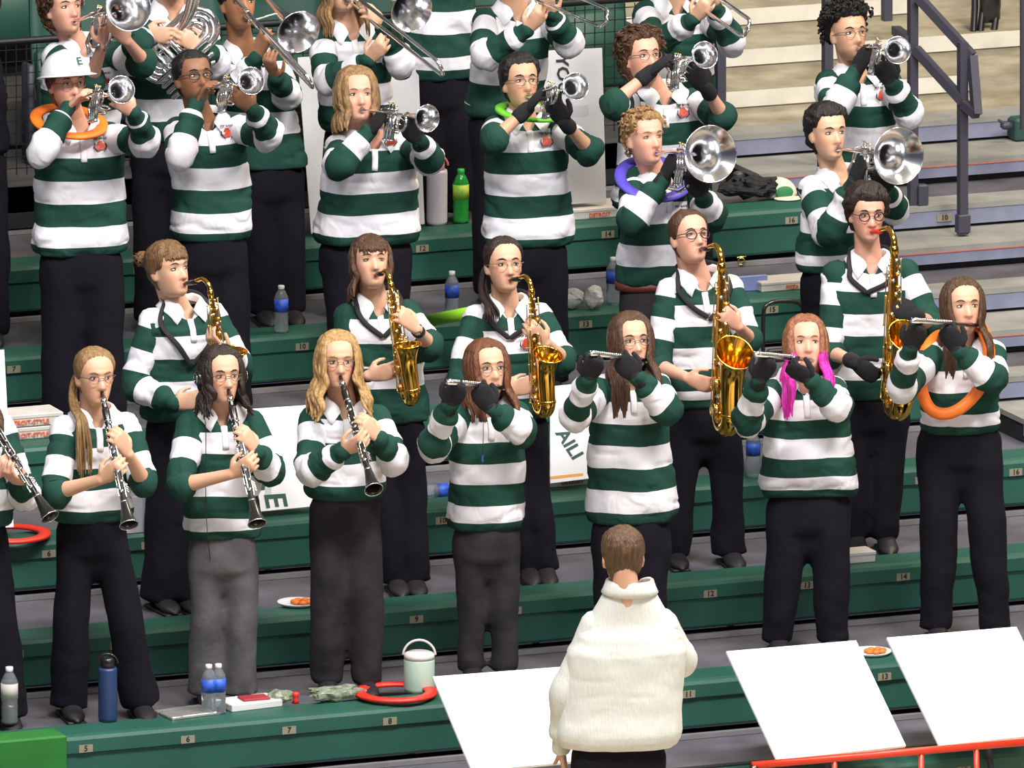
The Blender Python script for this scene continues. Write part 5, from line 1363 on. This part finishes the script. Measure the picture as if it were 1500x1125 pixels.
def flask(base, h, r, m, m2, label, name='insulated_flask', strap=True, cr=.7):
    root = empty(name, base, label, 'flask'); f = frame_y(V(base), (0, 0, 1), (0, -1, 0.01))
    MB().lathe([(.0001, 0), (r*.95, 0), (r, .015), (r, h*.80), (r*.95, h*.84), (.0001, h*.84)], m, 28, f).build('flask_body', root)
    MB().lathe([(r*cr, h*.84), (r*cr*1.05, h*.85), (r*cr*1.05, h*.96), (r*cr*.8, h), (.0001, h)], m2, 24, f).build('lid', root)
    s = MB(); s.tube([V(base)+p for p in circ((0, 0, h*.9), RH, (0, 0, 1), r*1.05, .1, math.pi-.1, 12)], .005, m2, 8); s.build('carry_loop', root); return root
flask(deckpt(640, 328, 6), .30, .048, mat('pale_lilac_flask', (.62, .55, .62), .4), mat('salmon_flask_lid', (.70, .20, .16), .5), 'tall pale lilac flask with a salmon pink lid')
flask(deckpt(158, 1056, 1), .275, .040, mat('navy_flask_paint', (.02, .045, .13), .35), MT['ebony'], 'tall navy blue flask on the lowest bench next to the black shoe')
r_ = flask(deckpt(614, 1012, 1, dz=.0), .17, .066, mat('sage_cup_paint', (.42, .55, .47), .5), mat('pale_cup_lid', (.66, .62, .60), .45), 'short sage green cup with a pale flip lid behind the red ring', 'travel_cup', cr=.95)
# red rings on the seats
def benchring(px, py, k, label, dz=.03): flatring('throwing_ring', deckpt(px, py, k, dz=dz), (0, 0, 1), .178, .128, .014, MT['red'], label, 'ring')
benchring(14, 782, 3, 'red plastic ring resting on the bench at the left edge', .02)
benchring(579, 1014, 1, 'red plastic ring lying on the lowest bench beside the sage cup', .022)
PAPER = mat('white_paper', (.68, .67, .66), .7, vary=.08); FOIL = mat('crumpled_foil', (.6, .58, .54), .35, .7, bump=1, bscale=40)
def slab(name, px, py, k, d, m, label, cat, ang=0, dz=0, bev=.003, parent=None):
    c = deckpt(px, py, k, dz=dz)+V((0, 0, d[2]/2)); o = MB().box(c, d, m, Matrix.Rotation(R_(ang), 3, 'Z'), bev).build(name, smooth=False); 
    if label: tag(o, label, cat)
    return o
def crumple(name, c, r, m, label, cat, amp=.25, n=20, seed=1):
    b = MB(); b.ball(V((0, 0, 0)), r, m, n, n//2+2); 
    for i, v in enumerate(b.v): b.v[i] = v*(1+amp*noise.noise(v*22+V((seed, 0, 0)))+amp*.6*noise.noise(v*50+V((seed, 3, 0))))
    zmin = min(v.z for v in b.v); b.xf(Matrix.Translation(V(c)-V((0, 0, zmin)))); o = b.build(name, smooth=False); tag(o, label, cat); return o
slab('notebook', 272, 1046, 1, (.22, .16, .014), FOIL, 'thin grey folder lying on the lowest bench left of the water bottles', 'folder', 8)
nb_ = slab('paper_stack', 365, 1034, 1, (.24, .15, .03), PAPER, 'stack of white papers with a dark red card on the lowest bench', 'papers', 6)
MB().box(deckpt(372, 1022, 1, dz=.035), (.12, .08, .01), mat('dark_red_card', (.35, .03, .04), .6), bev=.002).build('red_card', nb_, smooth=False)
PLB = mat('clear_crinkled_bag', (.62, .66, .60), .2, trans=.55, bump=1, bscale=50, grime=(.25, .35, .15), vscale=30)
crumple('plastic_bag', deckpt(490, 1026, 1), (.13, .055, .028), PLB, 'clear crinkled bag with green leaves beside the red ring', 'bag', .4, 26, 4)
crumple('plastic_bag', deckpt(408, 1030, 1), (.055, .045, .025), PLB, 'small clear crinkled bag beside the paper stack', 'bag', .4, 20, 9)
b = MB(); c = deckpt(433, 1030, 1); b.lathe([(.0001, 0), (.016, 0), (.010, .015), (.012, .03), (.018, .045), (.0001, .05)], MT['red'], 16, frame_y(c, (0, 0, 1), (0, -1, 0))); tag(b.build('red_figurine'), 'small red plastic piece standing between the clear bags', 'toy')
def plate(px, py, k, label, dz=0):
    root = empty('paper_plate', deckpt(px, py, k, dz=dz), label, 'plate'); c = deckpt(px, py, k, dz=dz)
    MB().lathe([(.0001, .004), (.07, .004), (.082, .012), (.088, .016), (.088, .013), (.08, .006), (.07, .0), (.0001, .0)], PAPER, 32, frame_y(c, (0, 0, 1), (0, -1, 0))).build('plate_rim', root)
    b = MB(); 
    for i in range(7): a = i*.9; b.ball(c+V((math.cos(a)*.035+.02, math.sin(a)*.03, .014)), (.018, .014, .010), mat('orange_food', (.75, .18, .03), .5) if i == 0 else b.mats[0], 8, 6)
    b.build('food', root)
plate(436, 886, 2, 'white paper plate with orange food on the bench behind the grey jeans')
plate(1276, 958, 1, 'white paper plate with orange food between the two white boards')
CARD = mat('white_cardboard', (.62, .58, .55), .7, vary=.08)
def pizza_box(px, py, k, label, w=.33, h=.05, txt='DETROIT-STYLE', dz=0, n=1, col=(.75, .12, .03), ang=0):
    c = deckpt(px, py, k, dz=dz); root = empty('pizza_box', c, label, 'box')
    for i in range(n):
        z = i*(h+.003); MB().box(c+V((0, w/2*.5, h*.35+z)), (w, w*.5, h*.68), CARD, bev=.003).build('tray', root, smooth=False)
        MB().box(c+V((0, w/2*.5, h*.82+z)), (w+.006, w*.5+.006, h*.34), CARD, bev=.003).build('lid', root, smooth=False)
        if txt: text(txt, 'lettering', h*.52, mat('red_box_print', col, .6), frame(c+V((0, -.0052, h*.36+z)), (1, 0, 0), (0, 0, 1)), root, True)
    return root
pizza_box(40, 644, 4, 'flat white pizza box with red lettering at the left edge of the bench', .33, .055, 'DETROIT-STYLE', n=2)
pizza_box(838, 712, 3, 'white pizza box under the lettered board behind the dark haired flutist', .26, .05, 'DETROIT')
pizza_box(878, 320, 6, 'white pizza box below the grey lettered board', .40, .05, 'DETROIT')
pizza_box(1160, 425, 5, 'white pizza box on the bench between the two tenor saxophone players', .30, .045, 'PIZZA')
pizza_box(1250, 826, 2, 'plain white carton at the black boots of the tenor player in gloves', .21, .05, '')
tag(MB().box(deckpt(418, 356, 6)+V((0, .08, .035)), (.17, .16, .08), CARD, bev=.004).build('carton', smooth=False), 'small grey-white carton on the bench left of the blond trumpeter', 'box')
for x, s_ in ((838, 1), (870, 5)): crumple('paper_bag', deckpt(x, 452, 5), (.055 if x < 850 else .045, .045, .048), mat('crumpled_white_bag', (.60, .60, .62), .7), ('left' if x < 850 else 'right')+' one of the two crumpled white bags beside the water bottle', 'bag', .25, 22, s_)
b = MB(); a0, a1 = deckpt(628, 470, 5, dz=.03), deckpt(705, 455, 5, dz=.16); b.tube([a0, a1], .028, mat('lime_foam_tube', (.30, .68, .03), .5), 18, cap=1); tag(b.build('foam_tube'), 'bright green foam tube leaning behind the saxophonist in glasses', 'foam tube')
# bag, cap and clutter on the sixth bench
BAGM = mat('black_bag_fabric', (.012, .012, .016), .8, bump=.5, bscale=40)
crumple('backpack', deckpt(1098, 292, 6), (.13, .08, .045), BAGM, 'crumpled black bag on the bench beside the wide-belled horn', 'bag', .45, 28, 3)
slab('case', 1105, 268, 6, (.2, .05, .06), mat('grey_case_lid', (.07, .07, .09), .6), 'dark grey instrument case behind the crumpled black bag', 'case', 0, .0, .01)
cp = empty('cap', deckpt(1145, 290, 6), 'cream and green baseball cap on the bench beside the black bag', 'cap'); c = deckpt(1145, 288, 6)
CRM = mat('cream_cap_cloth', (.66, .64, .52), .8); b = MB(); b.ball(c+V((0, .03, 0)), (.085, .085, .085), CRM, 24, 14); b.v = [V((v.x, v.y, max(v.z, c.z))) for v in b.v]; b.build('crown', cp)
MB().ball(c+V((-.01, -.055, .03)), (.045, .012, .03), MT['shirt'] if 0 else mat('green_cap_panel', (.03, .2, .08), .7), 16, 8).build('front_panel', cp)
MB().ball(c+V((0, -.075, .006)), (.07, .055, .007), CRM, 20, 8).build('brim', cp)
# black chair back behind the pink haired flutist
ch = empty('folded_chair', deckpt(1148, 540, 5, dz=-.2), 'black chair back standing before the green bench behind the pink haired flutist', 'chair')
Yc = 4.75*TREAD; q = lambda x, y, d=0: atY(x, y, Yc-d)
MB().tube(smoothpath([q(1118, 560), q(1118, 470), q(1124, 446), q(1150, 441), q(1172, 446), q(1178, 470), q(1180, 560)], 4), .010, MT['ebony'], 8).build('back_frame', ch)
b = MB(); c = (q(1148, 535)); b.box(c, (.17, .02, .16), MT['ebony'], bev=.01); b.build('seat_panel', ch, smooth=False)
# clip hanging under the sixth bench
b = MB(); c = atY(1086, 383, 6*TREAD-.02); b.tube(circ(c, RH, (0, 0, 1), .016, 0, 6.283, 18)[:-1], .004, MT['brass_in'], 6, closed=True); b.tube([c+V((-.022, 0, .02)), c+V((.022, 0, .022))], .003, MT['brass_in'], 6); b.tube([c-V((0, 0, .016)), c-V((0, 0, .05))], .002, MT['brass_in'], 6); tag(b.build('key_ring'), 'small metal ring and clip hanging beside the tenor saxophone neck', 'key ring')
slab('blue_folder', 1098, 426, 5, (.17, .02, .07), mat('pale_blue_folder', (.25, .30, .62), .6), 'pale blue folder standing on the bench left of the pizza box', 'folder')
# bright green block bottom left
tag(MB().box(V((deckpt(26, 1075, 1).x, TREAD+.05, RISE-.105)), (.33, .15, .235), mat('vivid_green_fabric', (.015, .16, .02), .7, vary=.2), bev=.008).build('green_bag', smooth=False), 'vivid green fabric bag hung over the lowest bench at the left edge', 'bag')

# lettered boards
BRD = mat('grey_white_board', (.50, .50, .53), .6, vary=.05); BRW = mat('white_poster_board', (.80, .80, .84), .6); LGY = mat('pale_grey_print', (.52, .55, .62), .6)
def board(cs, th, m, label, texts=(), extra=None, name='sign_board'):
    """cs: four world corners, clockwise from top left"""
    n = (cs[1]-cs[0]).cross(cs[3]-cs[0]).normalized(); n = n if n.dot(CB) > 0 else -n
    root = empty(name, cs[3], label, 'sign'); vs = [c for c in cs]+[c-n*th for c in cs]
    f = [(0, 1, 2, 3), (7, 6, 5, 4)]+[(i, i+4, (i+1) % 4+4, (i+1) % 4) for i in range(4)]
    MB().add(vs, f, m).build('panel', root, smooth=False)
    ux = (cs[1]-cs[0]); uy = (cs[3]-cs[0])
    for s, u, v, size, ang, mm in texts:
        o = cs[0]+ux*u+uy*v+n*.004; x = ux.normalized(); y = n.cross(x); a = R_(ang)
        xx = x*math.cos(a)+y*math.sin(a); yy = -x*math.sin(a)+y*math.cos(a)
        text(s, 'lettering', size, mm, frame(o, xx, yy), root, True)
    for (u0, v0, u1, v1, mm) in (extra or ()):
        qd = [cs[0]+ux*u+uy*v+n*.002 for u, v in ((u0, v0), (u1, v0), (u1, v1), (u0, v1))]; MB().add(qd+[p-n*.0015 for p in qd], [(0, 1, 2, 3), (7, 6, 5, 4)]+[(i, i+4, (i+1) % 4+4, (i+1) % 4) for i in range(4)], mm).build('printed_band', root, smooth=False)
    return root
def brd(pts, Ys): return [atY(x, y, Y) for (x, y), Y in zip(pts, Ys)]
Y6 = 6*TREAD
board(brd([(762, 76), (882, 70), (888, 294), (772, 306)], [Y6+.30, Y6+.30, Y6+.12, Y6+.12]), .006, BRD, 'large grey board with dark letters behind the trumpeter with the green ring',
      [('YOU', .50, .16, .085, -90, MT['dark'])], [(.58, .36, .80, .80, mat('grey_print', (.40, .41, .45), .6))])
board(brd([(436, 84), (612, 74), (622, 328), (456, 342)], [Y6+.40, Y6+.40, Y6+.14, Y6+.14]), .006, BRD, 'large pale grey board standing behind the blond trumpeter')
Y3 = 3*TREAD
board(brd([(352, 600), (470, 592), (475, 740), (352, 752)], [Y3+.34, Y3+.34, Y3+.08, Y3+.08]), .006, BRW, 'white board with green letters behind the golden haired clarinettist',
      [('E', .42, .90, .14, -90, MT['dkgreen']), ('S', .16, .74, .13, -90, MT['dkgreen'])], [(.3, .35, 1.0, .85, LGY)])
board(brd([(806, 566), (868, 560), (870, 700), (806, 708)], [Y3+.34, Y3+.34, Y3+.10, Y3+.10]), .006, BRW, 'white board reading AILI behind the dark haired flutist', [('AILI', .44, .62, .088, -68, MT['dkgreen'])],
      [(0, .93, 1, .96, mat('orange_print_line', (.8, .35, .05), .6))])
board(brd([(-40, 516), (6, 512), (20, 772), (-40, 776)], [Y3+.34, Y3+.34, Y3+.08, Y3+.08]), .006, BRW, 'white board with dark letters at the left edge behind the clarinet', [('U', .78, .62, .07, 0, MT['dkgreen']), ('D', .78, .95, .07, 0, MT['dark'])])
tag(MB().box(atY(188, 755, 2.6*TREAD)+V((0, 0, 0)), (.18, .02, .16), mat('grey_panel', (.3, .31, .35), .6), Matrix.Rotation(R_(-10), 3, 'X'), .004).build('folder', smooth=False), 'grey folder leaning between the ponytailed clarinettist and the grey jeans', 'folder')

# white boards on stands in front of the stand
BW = mat('glossless_white_board', (.90, .90, .90), .6)
def tilted(c4, label):
    """white board on a stand: corner pixels clockwise from top left"""
    Yt, Yb = .38, -.17
    (tl, tr, br, bl) = c4; cs = [atY(*tl, Yt), atY(*tr, Yt-.0), atY(*br, Yb), atY(*bl, Yb)]
    n = (cs[1]-cs[0]).cross(cs[3]-cs[0]).normalized(); n = n if n.z > 0 else -n
    mid_ = sum(cs, V((0, 0, 0)))/4; foot = V((mid_.x, mid_.y-.35, -.45)); 
    root = empty('music_desk', foot, label, 'desk')
    vs = cs+[c-n*.012 for c in cs]; MB().add(vs, [(0, 1, 2, 3), (7, 6, 5, 4)]+[(i, i+4, (i+1) % 4+4, (i+1) % 4) for i in range(4)], BW).build('white_board', root, smooth=False)
    lo = mid_-n*.02; s = MB(); s.tube([lo, V((lo.x, lo.y-.05, -.0)) if 0 else V((foot.x, foot.y, foot.z+.03)) ], .014, MT['steel'], 10); s.build('stand_pole', root)
    s = MB(); s.tube([V((foot.x, foot.y, foot.z)), V((foot.x, foot.y, foot.z+.03))], .16, MT['steel'], 24, cap=1); s.build('stand_base', root)
    s = MB(); s.box(lo, (.3, .2, .012), MT['steel'], Matrix((((cs[1]-cs[0]).normalized()), (n.cross((cs[1]-cs[0]).normalized())), n)).transposed().to_3x3(), .004); s.build('support_plate', root, smooth=False)
tilted([(634, 991), (832, 976), (892, 1110), (692, 1130)], 'blank white board on a stand to the left of the conductor')
tilted([(1064, 954), (1254, 938), (1327, 1092), (1138, 1113)], 'blank white board on a stand directly right of the conductor')
tilted([(1299, 934), (1489, 918), (1562, 1072), (1376, 1092)], 'blank white board on a stand at the right edge of the view')

# red rail at the bottom right
rr_ = empty('red_rail', atY(1300, 1100, -.55), 'red metal safety rail crossing the bottom right corner', 'railing')
Yr = -.35; RM = mat('red_rail_paint', (.62, .035, .012), .35)
b = MB(); b.tube([atY(1102, 1121, Yr), atY(1560, 1082, Yr)], .016, RM, 14, cap=1); b.build('top_rail', rr_)
b = MB(); b.tube([atY(1104, 1121, Yr), atY(1107, 1150, Yr)], .019, MT['ebony'], 12, cap=1); b.build('black_sleeve', rr_)
for x in (1222, 1349, 1430):
    t = atY(x, 1121-(x-1102)*.085, Yr); b = MB(); b.tube([t, V((t.x+.01, t.y-.02, -.45))], .012, RM, 10, cap=1); b.build('post', rr_)

# ------------------------------------------------------------------ light
def area(name, loc, tgt, sx, sy, power, col=(1, 1, 1)):
    l = bpy.data.lights.new(name, 'AREA'); l.shape = 'RECTANGLE'; l.size = sx; l.size_y = sy; l.energy = power; l.color = col
    o = bpy.data.objects.new(name, l); COL.objects.link(o); o.location = loc
    o.rotation_euler = (V(tgt)-V(loc)).to_track_quat('-Z', 'Y').to_euler(); return o
area('arena_and_fill_light', (1, -6, 12), (4, 2, 1), 4, 1.5, 1680, (1, .97, .93))
area('arena_and_fill_light', (8, -5, 12), (6, 2, 1), 4, 1.5, 1680, (1, .97, .93))
area('arena_and_fill_light', (-4, -3, 13), (3, 3, 1), 3, 1.5, 500, (.95, .97, 1))
area('arena_and_fill_light', (11, 3, 11), (8, 5.5, 1.5), 3, 2, 750, (1, .86, .60))
area('arena_and_fill_light', (5, -24, 11), (5, 3, 1), 14, 2.5, 1300, (.95, .96, 1))  # front fill added to brighten the viewer's side, not an arena lamp
w = bpy.data.worlds.new('arena'); sc.world = w; w.use_nodes = True
bg = w.node_tree.nodes['Background']; bg.inputs['Strength'].default_value = 1
_tc = w.node_tree.nodes.new('ShaderNodeTexCoord'); _sx = w.node_tree.nodes.new('ShaderNodeSeparateXYZ'); _rp = w.node_tree.nodes.new('ShaderNodeValToRGB')
w.node_tree.links.new(_tc.outputs['Generated'], _sx.inputs['Vector']); w.node_tree.links.new(_sx.outputs['Z'], _rp.inputs['Fac']); w.node_tree.links.new(_rp.outputs['Color'], bg.inputs['Color'])
_e = _rp.color_ramp.elements; _e[0].position = 0; _e[0].color = (.06, .055, .09, 1); _e[1].position = 1; _e[1].color = (.30, .27, .22, 1)
_m = _e.new(.15); _m.color = (.05, .05, .08, 1); _m = _e.new(.4); _m.color = (.16, .15, .15, 1)
sc.view_settings.view_transform = 'Standard'; sc.view_settings.look = 'None'; sc.view_settings.gamma = 1; sc.view_settings.use_curve_mapping = False
sc.view_settings.exposure = 0.0
